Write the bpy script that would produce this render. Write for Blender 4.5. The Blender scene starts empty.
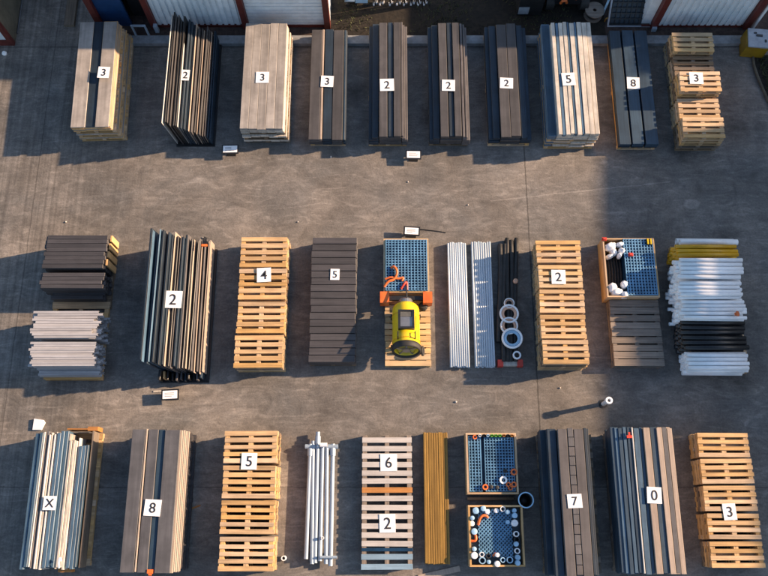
import bpy, bmesh, math, random
from mathutils import Vector, Matrix
random.seed(11)
R = math.radians
C = bpy.context.scene.collection
S = bpy.context.scene

# ------------------------------------------------------------ camera, sky, sun
H, F, TH = 19.0, 800.0, R(17.0)             # drone height, focal length in photo pixels, tilt from straight down
cs, sn = math.cos(TH), math.sin(TH)
cam = bpy.data.cameras.new('camera'); co = bpy.data.objects.new('camera', cam); C.objects.link(co)
co.location = (0, 0, H); co.rotation_euler = (TH, 0, 0)
cam.sensor_width = 36.0; cam.lens = 36.0 * F / 768.0; cam.clip_end = 600
S.camera = co

SUN_EL, SUN_AZ = 21.5, 11.5                 # azimuth measured from +X towards +Y
w = bpy.data.worlds.new('World'); S.world = w; w.use_nodes = True
nt = w.node_tree; nt.nodes.clear()
sky = nt.nodes.new('ShaderNodeTexSky'); sky.sky_type = 'NISHITA'; sky.sun_disc = False
sky.ozone_density = 1.0; sky.sun_elevation = R(SUN_EL); sky.sun_rotation = R(90 - SUN_AZ)
bg = nt.nodes.new('ShaderNodeBackground'); bg.inputs['Strength'].default_value = 0.082
out = nt.nodes.new('ShaderNodeOutputWorld')
nt.links.new(sky.outputs[0], bg.inputs[0]); nt.links.new(bg.outputs[0], out.inputs[0])
sl = bpy.data.lights.new('sun', 'SUN'); sl.energy = 5.0; sl.angle = R(0.8); sl.color = (1.0, 0.69, 0.44)
so = bpy.data.objects.new('sun', sl); C.objects.link(so)
sd = Vector((math.cos(R(SUN_EL)) * math.cos(R(SUN_AZ)), math.cos(R(SUN_EL)) * math.sin(R(SUN_AZ)), math.sin(R(SUN_EL))))
so.rotation_euler = sd.to_track_quat('Z', 'Y').to_euler(); so.location = (20, 5, 20)
S.view_settings.view_transform = 'Standard'; S.view_settings.look = 'None'
S.view_settings.gamma = 1.0; S.view_settings.exposure = 1.45; S.view_settings.use_curve_mapping = False

def G(px, py, z=0.0):
    """world point at height z seen at photo pixel (px, py)"""
    u, v = px - 384.0, py - 288.0
    k = (H - z) / (F * cs + v * sn)
    return u * k, (F * sn - v * cs) * k

# ------------------------------------------------------------ materials
MATS = {}
def mat(name, col, rough=0.65, grain=None, var=0.12, contrast=0.22, scale=1.0, metal=0.0, bump=0.0, dirt=0.15, island=False, hue=0.0):
    m = bpy.data.materials.new(name); m.use_nodes = True; MATS[name] = m
    n = m.node_tree.nodes; l = m.node_tree.links; b = n['Principled BSDF']
    b.inputs['Roughness'].default_value = rough; b.inputs['Metallic'].default_value = metal
    tc = n.new('ShaderNodeTexCoord'); oi = n.new('ShaderNodeObjectInfo')
    sc = n.new('ShaderNodeVectorMath'); sc.operation = 'SCALE'; sc.inputs['Scale'].default_value = 37.0
    cx = n.new('ShaderNodeCombineXYZ')
    if island:
        gi = n.new('ShaderNodeNewGeometry'); add = n.new('ShaderNodeMath'); add.operation = 'ADD'
        l.new(gi.outputs['Random Per Island'], add.inputs[0]); l.new(oi.outputs['Random'], add.inputs[1])
        fr = n.new('ShaderNodeMath'); fr.operation = 'FRACT'; l.new(add.outputs[0], fr.inputs[0]); rnd = fr.outputs[0]
    else:
        rnd = oi.outputs['Random']
    for i in range(3): l.new(rnd, cx.inputs[i])
    l.new(cx.outputs[0], sc.inputs[0])
    va = n.new('ShaderNodeVectorMath'); va.operation = 'ADD'
    l.new(tc.outputs['Object'], va.inputs[0]); l.new(sc.outputs[0], va.inputs[1])
    mp = n.new('ShaderNodeMapping'); l.new(va.outputs[0], mp.inputs[0])
    s = {'x': (1.2, 26, 26), 'y': (26, 1.2, 26), None: (7, 7, 7)}[grain]
    mp.inputs['Scale'].default_value = tuple(q * scale for q in s)
    ns = n.new('ShaderNodeTexNoise'); ns.inputs['Scale'].default_value = 1.0; ns.inputs['Detail'].default_value = 5
    l.new(mp.outputs[0], ns.inputs['Vector'])
    mr = n.new('ShaderNodeMapRange'); mr.inputs['From Min'].default_value = .3; mr.inputs['From Max'].default_value = .7
    mr.inputs['To Min'].default_value = 1 - contrast; mr.inputs['To Max'].default_value = 1 + contrast
    l.new(ns.outputs['Fac'], mr.inputs['Value'])
    # dirt blotches
    nd = n.new('ShaderNodeTexNoise'); nd.inputs['Scale'].default_value = 2.3; nd.inputs['Detail'].default_value = 6; nd.inputs['Roughness'].default_value = .65
    l.new(va.outputs[0], nd.inputs['Vector'])
    md = n.new('ShaderNodeMapRange'); md.inputs['From Min'].default_value = .35; md.inputs['From Max'].default_value = .65
    md.inputs['To Min'].default_value = 1 - dirt; md.inputs['To Max'].default_value = 1 + dirt * .5
    l.new(nd.outputs['Fac'], md.inputs['Value'])
    mv = n.new('ShaderNodeMapRange'); mv.inputs['To Min'].default_value = 1 - var; mv.inputs['To Max'].default_value = 1 + var
    l.new(rnd, mv.inputs['Value'])
    m1 = n.new('ShaderNodeMath'); m1.operation = 'MULTIPLY'; l.new(mr.outputs[0], m1.inputs[0]); l.new(md.outputs[0], m1.inputs[1])
    m2 = n.new('ShaderNodeMath'); m2.operation = 'MULTIPLY'; l.new(m1.outputs[0], m2.inputs[0]); l.new(mv.outputs[0], m2.inputs[1])
    hs = n.new('ShaderNodeHueSaturation'); hs.inputs['Color'].default_value = (*col, 1)
    l.new(m2.outputs[0], hs.inputs['Value'])
    if hue:
        mh = n.new('ShaderNodeMapRange'); mh.inputs['To Min'].default_value = 1 - hue; mh.inputs['To Max'].default_value = 1 + hue * .4
        ma = n.new('ShaderNodeMath'); ma.operation = 'MULTIPLY'; ma.inputs[1].default_value = 7.31
        mf = n.new('ShaderNodeMath'); mf.operation = 'FRACT'
        l.new(rnd, ma.inputs[0]); l.new(ma.outputs[0], mf.inputs[0]); l.new(mf.outputs[0], mh.inputs['Value'])
        l.new(mh.outputs[0], hs.inputs['Saturation'])
    l.new(hs.outputs[0], b.inputs['Base Color'])
    if bump:
        bp = n.new('ShaderNodeBump'); bp.inputs['Strength'].default_value = bump; bp.inputs['Distance'].default_value = .02
        l.new(ns.outputs['Fac'], bp.inputs['Height']); l.new(bp.outputs[0], b.inputs['Normal'])
    return m
for ax in 'xy':
    mat('pallet_wood_' + ax, (.48, .305, .14), .75, ax, .22, .25, island=True, hue=.3, bump=.3)
    mat('pale_wood_' + ax, (.50, .345, .175), .75, ax, .15, .2, island=True, hue=.2, bump=.3)
    mat('old_wood_' + ax, (.17, .12, .075), .8, ax, .25, .3, island=True, hue=.4, bump=.3)
    mat('grey_wood_' + ax, (.20, .165, .135), .8, ax, .18, .25, island=True, bump=.3)
    mat('dark_board_' + ax, (.046, .044, .048), .6, ax, .2, .2, bump=.25)
    mat('orange_wood_' + ax, (.42, .18, .045), .7, ax, .2, .2, island=True)
mat('beige', (.275, .255, .235), .6, 'y', .10, .2, scale=.5, dirt=.24)
mat('grey_beige', (.088, .088, .095), .6, 'y', .10, .2, scale=.5, dirt=.24)
mat('brown', (.085, .080, .083), .6, 'y', .12, .2, scale=.5, dirt=.24)
mat('dull_brown', (.056, .054, .057), .6, 'y', .15, .22, scale=.5, dirt=.25)
mat('bin_yellow_shaded', (.28, .17, .01), .4, None, .02, .1, dirt=.3)  # yellow paint darkened to carry the shade on the bin
mat('tan', (.33, .265, .215), .6, 'y', .12, .15, dirt=.12)
mat('raw_edge', (.54, .335, .15), .7, 'y', .15, .2)
mat('cream', (.50, .46, .40), .55, 'y', .08, .2, dirt=.24)
mat('dark_blue', (.010, .024, .042), .62, 'y', .25, .25, dirt=.3)
mat('slate_blue', (.062, .118, .18), .45, 'y', .2, .2, dirt=.2)
mat('mid_blue', (.026, .052, .082), .45, 'y', .2, .2, dirt=.2)
mat('white_sheet', (.50, .49, .47), .5, 'y', .06, .06, dirt=.08)
mat('black', (.012, .013, .015), .4, None, .3, .3)
mat('black_x', (.014, .015, .018), .38, 'x', .5, .3)
mat('rubber', (.02, .02, .02), .7, None, .2, .3)
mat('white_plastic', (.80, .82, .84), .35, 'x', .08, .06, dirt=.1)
mat('white_plastic_y', (.46, .54, .62), .35, 'y', .06, .06, dirt=.08)  # white pipe plastic with the blue of the shade put into its colour
mat('grey_profile', (.33, .33, .345), .45, 'x', .15, .12, dirt=.12)
mat('galvanised', (.30, .38, .46), .4, 'y', .06, .08, metal=.15, dirt=.1)
mat('gold', (.27, .155, .035), .4, 'y', .2, .15, metal=.25)
mat('yellow_paint', (.68, .48, .012), .3, None, .02, .04, dirt=.12)
mat('ochre_plastic', (.62, .33, .008), .4, 'x', .15, .12)
mat('orange_plastic', (.70, .15, .03), .45, None, .12, .15)
mat('red_paint', (.10, .018, .014), .5, None, .05, .2, dirt=.3)
mat('red_plastic', (.55, .05, .03), .45, None, .1, .1)
mat('mesh_blue', (.006, .034, .08), .4, None, .05, .2, dirt=.3)
mat('mesh_rib', (.12, .27, .43), .4, None, .05, .12, dirt=.35)
mat('mesh_dark', (.02, .035, .05), .5, None, .1, .2)
mat('light_blue', (.32, .52, .70), .4, None, .15, .1)
mat('card', (.80, .81, .83), .7, None, .02, .03, dirt=.05)
mat('ink', (.012, .014, .02), .7, None, 0, .05)
mat('faint_ink', (.30, .30, .32), .7, None, 0, .05)
mat('white_wall', (.62, .68, .72), .45, None, .03, .06, dirt=.12)
mat('roof_sheet', (.30, .31, .32), .5, None, .05, .1, dirt=.2)
mat('kerb_stone', (.22, .235, .25), .85, None, .1, .2, dirt=.25)
mat('blue_paint', (.012, .045, .13), .4, None, .05, .1, dirt=.2)
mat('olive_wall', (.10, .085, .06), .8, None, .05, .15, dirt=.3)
mat('copper_ring', (.62, .36, .24), .4, None, .1, .1)
mat('glass_dark', (.10, .10, .09), .15, None, 0, .2)
mat('steel', (.35, .34, .33), .35, None, .05, .1, metal=.8)
mat('lid_grey', (.30, .33, .37), .5, None, .03, .12, dirt=.3)
mat('green_plastic', (.15, .45, .06), .5)
mat('rock', (.5, .47, .44), .9)

def ground_mat():
    m = bpy.data.materials.new('yard_concrete'); m.use_nodes = True; n = m.node_tree.nodes; l = m.node_tree.links
    b = n['Principled BSDF']; b.inputs['Roughness'].default_value = .85
    geo = n.new('ShaderNodeNewGeometry')
    def noise(scale, detail=8, rough=.6, sv=(1, 1, 1), dist=0, rot=0):
        mp = n.new('ShaderNodeMapping'); mp.inputs['Scale'].default_value = sv; mp.inputs['Rotation'].default_value = (0, 0, rot); l.new(geo.outputs['Position'], mp.inputs[0])
        t = n.new('ShaderNodeTexNoise'); t.inputs['Scale'].default_value = scale; t.inputs['Detail'].default_value = detail
        t.inputs['Roughness'].default_value = rough; t.inputs['Distortion'].default_value = dist
        l.new(mp.outputs[0], t.inputs['Vector']); return t.outputs['Fac']
    def rng(v, a, c, lo, hi):
        r = n.new('ShaderNodeMapRange'); r.inputs['From Min'].default_value = a; r.inputs['From Max'].default_value = c
        r.inputs['To Min'].default_value = lo; r.inputs['To Max'].default_value = hi; l.new(v, r.inputs['Value']); return r.outputs[0]
    def op(o, a, c=None):
        q = n.new('ShaderNodeMath'); q.operation = o
        for i, x in enumerate((a, c)):
            if x is None: continue
            if isinstance(x, (int, float)): q.inputs[i].default_value = x
            else: l.new(x, q.inputs[i])
        return q.outputs[0]
    big = rng(noise(.35, 9, .65, dist=.6), .32, .68, .66, 1.26)
    mid = rng(noise(1.7, 9, .72, dist=1.4), .3, .7, .70, 1.24)
    fine = rng(noise(22, 6, .7), .3, .7, .76, 1.2)
    swirl = rng(noise(.9, 4, .5, (1, 3.5, 1), dist=3.5, rot=.35), .54, .66, 1.0, 1.30)
    # tyre streaks running along Y on the left lane and faint ones elsewhere
    sx = n.new('ShaderNodeSeparateXYZ'); l.new(geo.outputs['Position'], sx.inputs[0])
    lane = rng(sx.outputs['X'], -8.2, -5.6, 1, 0)
    streak = rng(noise(1.0, 5, .6, (9, .12, 1)), .35, .65, -.28, .22)
    st = op('ADD', 1.0, op('MULTIPLY', streak, lane))
    # slab joints and a scratch
    wob = op('MULTIPLY', op('SUBTRACT', noise(2.2, 3), .5), .05)
    def joint(coord, c, wd, lo):
        d = op('ABSOLUTE', op('ADD', op('SUBTRACT', coord, c), wob)); return rng(d, wd * .4, wd, lo, 1)
    j = op('MULTIPLY', joint(sx.outputs['X'], G(527, 200)[0], .022, .45), joint(sx.outputs['Y'], G(300, 47)[1], .03, .6))
    j = op('MULTIPLY', j, joint(sx.outputs['X'], -9.0, .02, .6))
    j = op('MULTIPLY', j, joint(sx.outputs['Y'], 1.0, .02, .6))
    # dark oil spots
    vo = n.new('ShaderNodeTexVoronoi'); vo.inputs['Scale'].default_value = .55; vo.inputs['Randomness'].default_value = 1; l.new(geo.outputs['Position'], vo.inputs['Vector'])
    spot = rng(op('ADD', vo.outputs['Distance'], op('MULTIPLY', op('SUBTRACT', noise(6, 4), .5), .25)), .08, .26, .5, 1)
    vo2 = n.new('ShaderNodeTexVoronoi'); vo2.inputs['Scale'].default_value = 2.3; l.new(geo.outputs['Position'], vo2.inputs['Vector'])
    speck = rng(vo2.outputs['Distance'], .015, .04, 1.35, 1)
    tracks = rng(noise(.9, 7, .65, (.7, 2.6, 1), dist=2.6, rot=-.6), .35, .65, .84, 1.16)
    ux = op('ADD', op('MULTIPLY', op('SUBTRACT', sx.outputs['X'], G(640, 185)[0]), .115), op('SUBTRACT', G(640, 185)[1], 0))
    scr = rng(op('ABSOLUTE', op('SUBTRACT', op('ADD', sx.outputs['Y'], op('MULTIPLY', wob, 1.5)), ux)), .008, .025, 1.5, 1)
    inx = op('MULTIPLY', op('GREATER_THAN', sx.outputs['X'], G(490, 190)[0]), op('LESS_THAN', sx.outputs['X'], G(670, 180)[0]))
    scr = op('ADD', 1.0, op('MULTIPLY', op('SUBTRACT', scr, 1.0), inx))
    bl = op('ADD', op('POWER', op('SUBTRACT', sx.outputs['X'], G(692, 204)[0]), 2), op('MULTIPLY', op('POWER', op('SUBTRACT', sx.outputs['Y'], G(692, 204)[1]), 2), 2.0))
    blob = rng(op('ADD', bl, op('MULTIPLY', wob, .6)), .03, .05, 1.45, 1)
    j = op('MULTIPLY', op('MULTIPLY', j, scr), op('MULTIPLY', blob, tracks))
    brk = rng(noise(1.1, 4, .6), .42, .6, 0, 1)
    for cx_, cy_, r_, d_ in ((-4.5, 4.6, 3.6, .84), (-4.5, 4.6, 4.9, .86), (2.5, 13.5, 6.4, .88), (2.5, 13.5, 7.7, .87), (-1.0, -3.0, 5.7, .85), (-1.0, -3.0, 6.9, .86), (9.0, 12.0, 4.4, .84), (9.0, 12.0, 5.7, .86), (-9.5, 3.0, 5.2, 1.13)):
        rr = op('SQRT', op('ADD', op('POWER', op('SUBTRACT', sx.outputs['X'], cx_), 2), op('POWER', op('SUBTRACT', sx.outputs['Y'], cy_), 2)))
        arc = rng(op('ABSOLUTE', op('ADD', op('SUBTRACT', rr, r_), op('MULTIPLY', wob, 3))), .06, .15, d_ - 1, 0)
        j = op('MULTIPLY', j, op('ADD', 1.0, op('MULTIPLY', arc, brk)))
    val = op('MULTIPLY', op('MULTIPLY', op('MULTIPLY', big, mid), op('MULTIPLY', fine, swirl)), op('MULTIPLY', op('MULTIPLY', st, j), op('MULTIPLY', spot, speck)))
    mix = n.new('ShaderNodeMix'); mix.data_type = 'RGBA'
    mix.inputs['A'].default_value = (.118, .114, .110, 1); mix.inputs['B'].default_value = (.172, .154, .137, 1)
    l.new(rng(noise(.5, 6, .6, dist=.5), .35, .65, 0, 1), mix.inputs['Factor'])
    hs = n.new('ShaderNodeHueSaturation'); l.new(mix.outputs['Result'], hs.inputs['Color']); l.new(val, hs.inputs['Value'])
    l.new(hs.outputs[0], b.inputs['Base Color'])
    bp = n.new('ShaderNodeBump'); bp.inputs['Strength'].default_value = .35; bp.inputs['Distance'].default_value = .03
    l.new(op('ADD', op('MULTIPLY', mid, .6), op('MULTIPLY', fine, .5)), bp.inputs['Height']); l.new(bp.outputs[0], b.inputs['Normal'])
    return m
MATS['ground'] = ground_mat()
mat('soil', (.012, .009, .006), .95, None, 0, .5, scale=1.5, dirt=.5, bump=.8)  # earth colour made darker to stand in for shade behind the kerb
mat('soil_strip', (.05, .033, .028), .95, None, 0, .4, scale=1.5, dirt=.4, bump=.6)
mat('grass', (.045, .055, .02), .9, None, .3, .3, island=True)

# ------------------------------------------------------------ mesh helpers
class MB:
    def __init__(s): s.v = []; s.f = []
    def box(s, x0, x1, y0, y1, z0, z1, M=None):
        k = len(s.v)
        p = [Vector((x, y, z)) for z in (z0, z1) for y in (y0, y1) for x in (x0, x1)]
        if M is not None: p = [M @ q for q in p]
        s.v += p
        s.f += [tuple(k + i for i in q) for q in ((0, 2, 3, 1), (4, 5, 7, 6), (0, 1, 5, 4), (2, 6, 7, 3), (0, 4, 6, 2), (1, 3, 7, 5))]
        return s
    def tube(s, a, b, r, r_in=None, seg=14, cap=True):
        a, b = Vector(a), Vector(b); q = (b - a).normalized().to_track_quat('Z', 'Y'); k = len(s.v)
        def ring(c, rr):
            i0 = len(s.v)
            for i in range(seg):
                t = 2 * math.pi * i / seg; s.v.append(c + q @ Vector((math.cos(t) * rr, math.sin(t) * rr, 0)))
            return i0
        A = ring(a, r); B = ring(b, r)
        def band(p, o, flip=False):
            for i in range(seg):
                j = (i + 1) % seg; f = (p + i, p + j, o + j, o + i); s.f.append(f[::-1] if flip else f)
        band(A, B)
        if r_in:
            A2 = ring(a, r_in); B2 = ring(b, r_in)
            band(A2, B2, True); band(A2, A); band(B, B2)
        elif cap:
            s.f.append(tuple(A + i for i in range(seg))[::-1]); s.f.append(tuple(B + i for i in range(seg)))
        return s
    def path(s, pts, r, seg=10):
        pts = [Vector(p) for p in pts]; rings = []; n = len(pts)
        for i, p in enumerate(pts):
            d = (pts[min(i + 1, n - 1)] - pts[max(i - 1, 0)]).normalized(); q = d.to_track_quat('Z', 'Y'); k = len(s.v)
            for t in range(seg):
                a = 2 * math.pi * t / seg; s.v.append(p + q @ Vector((math.cos(a) * r, math.sin(a) * r, 0)))
            rings.append(k)
        for A, B in zip(rings, rings[1:]):
            for i in range(seg):
                j = (i + 1) % seg; s.f.append((A + i, A + j, B + j, B + i))
        s.f.append(tuple(rings[0] + i for i in range(seg))[::-1]); s.f.append(tuple(rings[-1] + i for i in range(seg)))
        return s
    def lathe(s, prof, seg=24, M=None):
        """profile of (r, z) turned about Z, ends closed when r is 0"""
        rings = []
        for r, z in prof:
            k = len(s.v)
            if r < 1e-6:
                p = Vector((0, 0, z)); s.v.append(M @ p if M else p); rings.append((k, 1))
            else:
                for t in range(seg):
                    a = 2 * math.pi * t / seg; p = Vector((r * math.cos(a), r * math.sin(a), z)); s.v.append(M @ p if M else p)
                rings.append((k, seg))
        for (A, na), (B, nb) in zip(rings, rings[1:]):
            for i in range(seg):
                j = (i + 1) % seg
                if na == 1 and nb == 1: continue
                if na == 1: s.f.append((A, B + j, B + i))
                elif nb == 1: s.f.append((A + i, A + j, B))
                else: s.f.append((A + i, A + j, B + j, B + i))
        return s
    def torus(s, c, R0, r, seg=22, sub=8, sz=1.0):
        k = len(s.v); c = Vector(c)
        for i in range(seg):
            a = 2 * math.pi * i / seg
            for j in range(sub):
                t = 2 * math.pi * j / sub
                s.v.append(c + Vector(((R0 + r * math.cos(t)) * math.cos(a), (R0 + r * math.cos(t)) * math.sin(a), r * sz * math.sin(t))))
        for i in range(seg):
            for j in range(sub):
                i2, j2 = (i + 1) % seg, (j + 1) % sub
                s.f.append((k + i * sub + j, k + i2 * sub + j, k + i2 * sub + j2, k + i * sub + j2))
        return s
    def mesh(s, name, m, smooth=False):
        me = bpy.data.meshes.new(name); me.from_pydata(s.v, [], s.f); me.materials.append(MATS[m] if isinstance(m, str) else m)
        if smooth:
            for p in me.polygons: p.use_smooth = len(p.vertices) == 4 or len(p.vertices) == 3
        me.update(); return me
    def obj(s, name, m, parent=None, loc=(0, 0, 0), rz=0, smooth=False):
        return link(name, s.mesh(name, m, smooth), parent, loc, rz)
def link(name, data, parent=None, loc=(0, 0, 0), rz=0):
    o = bpy.data.objects.new(name, data); C.objects.link(o); o.location = loc; o.rotation_euler = (0, 0, rz)
    if parent: o.parent = parent
    return o
def tag(o, label, cat, group=None, kind=None):
    if label: o['label'] = label
    if cat: o['category'] = cat
    if group: o['group'] = group
    if kind: o['kind'] = kind
    return o
def thing(name, label, cat, loc=(0, 0, 0), rz=0, group=None):
    return tag(link(name, None, None, loc, rz), label, cat, group)
def struct(name, mb, m):
    return tag(mb.obj(name, m), None, None, None, 'structure')
def dup(root, loc, rz, label, group=None):
    r = root.copy(); C.objects.link(r); r.location = loc; r.rotation_euler = (0, 0, rz); r['label'] = label
    if group: r['group'] = group
    for ch in root.children:
        c = ch.copy(); C.objects.link(c); c.parent = r
        for g in ch.children:
            d = g.copy(); C.objects.link(d); d.parent = c
    return r
ORD = ['first', 'second', 'third', 'fourth', 'fifth', 'sixth', 'seventh', 'eighth', 'ninth', 'tenth', 'eleventh', 'twelfth', 'thirteenth',
       'fourteenth', 'fifteenth', 'sixteenth', 'seventeenth', 'eighteenth', 'nineteenth', 'twentieth', 'twenty-first', 'twenty-second', 'twenty-third', 'twenty-fourth']
U = random.uniform

# ------------------------------------------------------------ setting
struct('yard_ground', MB().box(-150, 150, -150, 150, -.3, 0), 'ground')
yk = G(300, 46)[1]; yk2 = G(300, 38)[1]; yw = G(300, 28)[1]
struct('kerb', MB().box(-7.9, 11.2, yk, yk2, 0, .12), 'kerb_stone')
struct('planting_strip', MB().box(-7.9, 11.2, yk2 + .002, 17.5, 0, .06), 'soil_strip')
struct('rear_soil', MB().box(G(331, 25)[0], G(604, 25)[0], yk2 + .03, 17.0, .061, .075), 'soil')
gb = MB()
for i in range(5200):
    x, y = U(-1.3, 5.6), U(yk2 + .1, 15.5)
    if random.random() > .35 + .6 * math.sin(x * 2.3 + 1) * math.sin(y * 3.1): continue
    k = len(gb.v); a = U(0, 6.28); hgt = U(.03, .09); wd = U(.008, .02)
    gb.v += [Vector((x - wd * math.cos(a), y - wd * math.sin(a), .074)), Vector((x + wd * math.cos(a), y + wd * math.sin(a), .074)), Vector((x + U(-.06, .06), y + U(-.06, .06), .075 + hgt))]
    gb.f.append((k, k + 1, k + 2))
tag(gb.obj('grass_tufts', 'grass'), None, None, None, 'stuff')

# right grass plot with a curved edging
vx = [G(752, 56), G(753, 66), G(757, 78), G(762, 90), G(768, 103), G(776, 116)]
gp = MB(); k = 0
top = [Vector((x, y, .05)) for x, y in vx] + [Vector((16, vx[-1][1], .05)), Vector((16, vx[0][1], .05))]
gp.v = top + [Vector((p.x, p.y, 0)) for p in top]; nn = len(top)
gp.f.append(tuple(range(nn))); gp.f += [(i, i + nn, (i + 1) % nn + nn, (i + 1) % nn) for i in range(nn)]
struct('grass_plot', gp, 'soil')
struct('plot_edging', MB().path([(x, y, .05) for x, y in vx], .035, 8), 'olive_wall')
g2 = MB()
for i in range(2600):
    x, y = U(9.6, 12.0), U(vx[-1][1], vx[0][1])
    t = (vx[0][1] - y) / (vx[0][1] - vx[-1][1]); xe = vx[0][0] + .06 + t * t * (vx[-1][0] - vx[0][0])
    if x < xe + .05: continue
    k = len(g2.v); a = U(0, 6.28); hgt = U(.04, .16); wd = U(.01, .025)
    g2.v += [Vector((x - wd * math.cos(a), y - wd * math.sin(a), .05)), Vector((x + wd * math.cos(a), y + wd * math.sin(a), .05)), Vector((x + U(-.1, .1), y + U(-.1, .1), .05 + hgt))]
    g2.f.append((k, k + 1, k + 2))
tag(g2.obj('plot_grass', 'grass'), None, None, None, 'stuff')

# ---- sheds along the back of the yard
def shutter(root, x0, x1, y, z1, vertical=True, name='wall_panel'):
    b = MB(); n = int((x1 - x0) / .16) if vertical else int(z1 / .14)
    if vertical:
        for i in range(n):
            a = x0 + (x1 - x0) * i / n; c = x0 + (x1 - x0) * (i + 1) / n
            b.box(a, a + (c - a) * .62, y - .03, y + .05, .1, z1); b.box(a + (c - a) * .62, c, y, y + .05, .1, z1)
    else:
        for i in range(n):
            a = .1 + (z1 - .1) * i / n; c = .1 + (z1 - .1) * (i + 1) / n
            b.box(x0, x1, y - .02, y + .05, a, a + (c - a) * .85); b.box(x0, x1, y, y + .05, a + (c - a) * .85, c)
    return b.obj(name, 'white_wall', root)
def post(root, x, y, z1, wd=.16):
    return MB().box(x - wd / 2, x + wd / 2, y - .1, y + .08, .06, z1).obj('corner_post', 'red_paint', root)
HB = 3.0
left = thing('storage_shed', 'long white ribbed shed with dark red posts behind the back row, left of centre', 'shed')
xs = [G(103, 28)[0], G(156, 30)[0], G(247, 28)[0], G(328, 26)[0]]
for x in xs: post(left, x, yw, HB)
shutter(left, xs[1] + .09, xs[2] - .09, yw + .02, HB - .2)
shutter(left, xs[2] + .09, xs[3] - .09, yw + .02, HB - .2, False, 'roller_shutter')
MB().box(xs[0] + .09, (xs[0] + xs[1]) / 2 + .1, yw + .02, yw + .1, .06, HB - .2).obj('door', 'blue_paint', left)
MB().box((xs[0] + xs[1]) / 2 + .103, xs[1] - .085, yw + .35, yw + .45, .06, HB - .2).obj('recess_dark', 'black', left)  # black sheet added for the dark inside the open bay
MB().box(xs[1], xs[3], yw - .02, yw + .06, .05, .16).obj('base_trim', 'red_paint', left)
MB().box(xs[0] - .1, xs[3] + .1, yw - .12, yw + .1, HB - .2, HB).obj('fascia', 'red_paint', left)
MB().box(xs[0] - .12, xs[3] + .12, yw + .1, yw + 4.5, HB - .1, HB + .02).obj('roof', 'roof_sheet', left)
MB().box(xs[0], xs[3], yw + 4.3, yw + 4.45, 0, HB - .1).obj('rear_wall', 'white_wall', left)
for x in (xs[0] - .07, xs[3] + .02): MB().box(x, x + .05, yw + .08, yw + 4.3, 0, HB - .1).obj('side_wall', 'white_wall', left)
MB().box(xs[1] + .02, xs[1] + .12, yw - .2, yw - .1, .06, .34).obj('post_base', 'galvanised', left)
fr = MB(); a = G(138, 22)[0]
fr.box(a, a + .05, yw - .32, yw - .28, .06, .5).box(a + .35, a + .4, yw - .32, yw - .28, .06, .5).box(a, a + .4, yw - .32, yw - .28, .5, .55)
tag(fr.obj('hoop_barrier', 'galvanised'), 'small pale steel hoop barrier standing before the dark shed recess', 'barrier')

right = thing('storage_shed', 'white ribbed shed with dark red posts behind the back-row pallet stack, right side', 'shed')
xr = [G(640, 27)[0], G(652, 27)[0], G(744, 27)[0]]
for x in xr[1:]: post(right, x, yw, 2.6)
shutter(right, xr[1] + .09, xr[2] - .09, yw + .02, 2.5)
MB().box(xr[0], xr[1] - .09, yw + .05, yw + .12, .06, 2.5).obj('wall_return', 'white_wall', right)
MB().box(xr[0], xr[2], yw - .02, yw + .045, .05, .13).obj('base_trim', 'red_paint', right)
MB().box(xr[0] - .1, xr[2] + .2, yw + .09, yw + 4, 2.52, 2.62).obj('roof', 'roof_sheet', right)
MB().box(xr[2] + .05, xr[2] + .12, yw + .1, yw + 4, .0, 2.5).obj('side_wall', 'white_wall', right)
MB().box(xr[0], xr[0] + .07, yw + .125, yw + 4, .0, 2.5).obj('side_wall', 'white_wall', right)
MB().tube((xr[2] + .2, yw - .05, .06), (xr[2] + .2, yw - .05, 2.5), .04).obj('downpipe', 'white_plastic', right)

xl, yl = G(15, 45)
corner = thing('corner_shed', 'white shed corner with dark red edge at the yard\'s back left corner', 'shed')
MB().box(xl - 3, xl - .12, yl, yl + .1, .25, 2.6).obj('wall', 'white_wall', corner)
MB().box(xl - .12, xl, yl - .02, yl + .1, 0, 2.6).obj('corner_post', 'red_paint', corner)
MB().box(xl - 3, xl - .12, yl - .02, yl + .1, 0, .25).obj('base_trim', 'red_paint', corner)
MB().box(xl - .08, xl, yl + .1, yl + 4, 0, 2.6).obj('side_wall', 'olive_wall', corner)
MB().box(xl - 3, xl + .1, yl - .05, yl + 4, 2.6, 2.7).obj('roof', 'roof_sheet', corner)
p = G(20, 18); q = G(18, 34)
tag(MB().tube((p[0], p[1] + .6, .03), (q[0], q[1], .03), .022).obj('thin_pipe', 'grey_beige'), 'thin pale pipe lying beside the white corner shed', 'pipe')
a, b_ = G(65, 27), G(75, 27)
tag(MB().box(0, b_[0] - a[0], 0, 2.4, 0, .1).obj('timber_beam', 'old_wood_y', None, (a[0], a[1], 0)), 'dark brown timber beam lying on the ground left of the back row', 'beam')
x, y = G(5, 54)
b = MB().lathe([(0, 0), (.06, 0), (.07, .04), (.045, .08), (0, .09)], 10)
tag(b.obj('cup', 'white_plastic', None, (x, y, 0)), 'crumpled white cup on the ground near the corner shed', 'cup')

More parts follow.
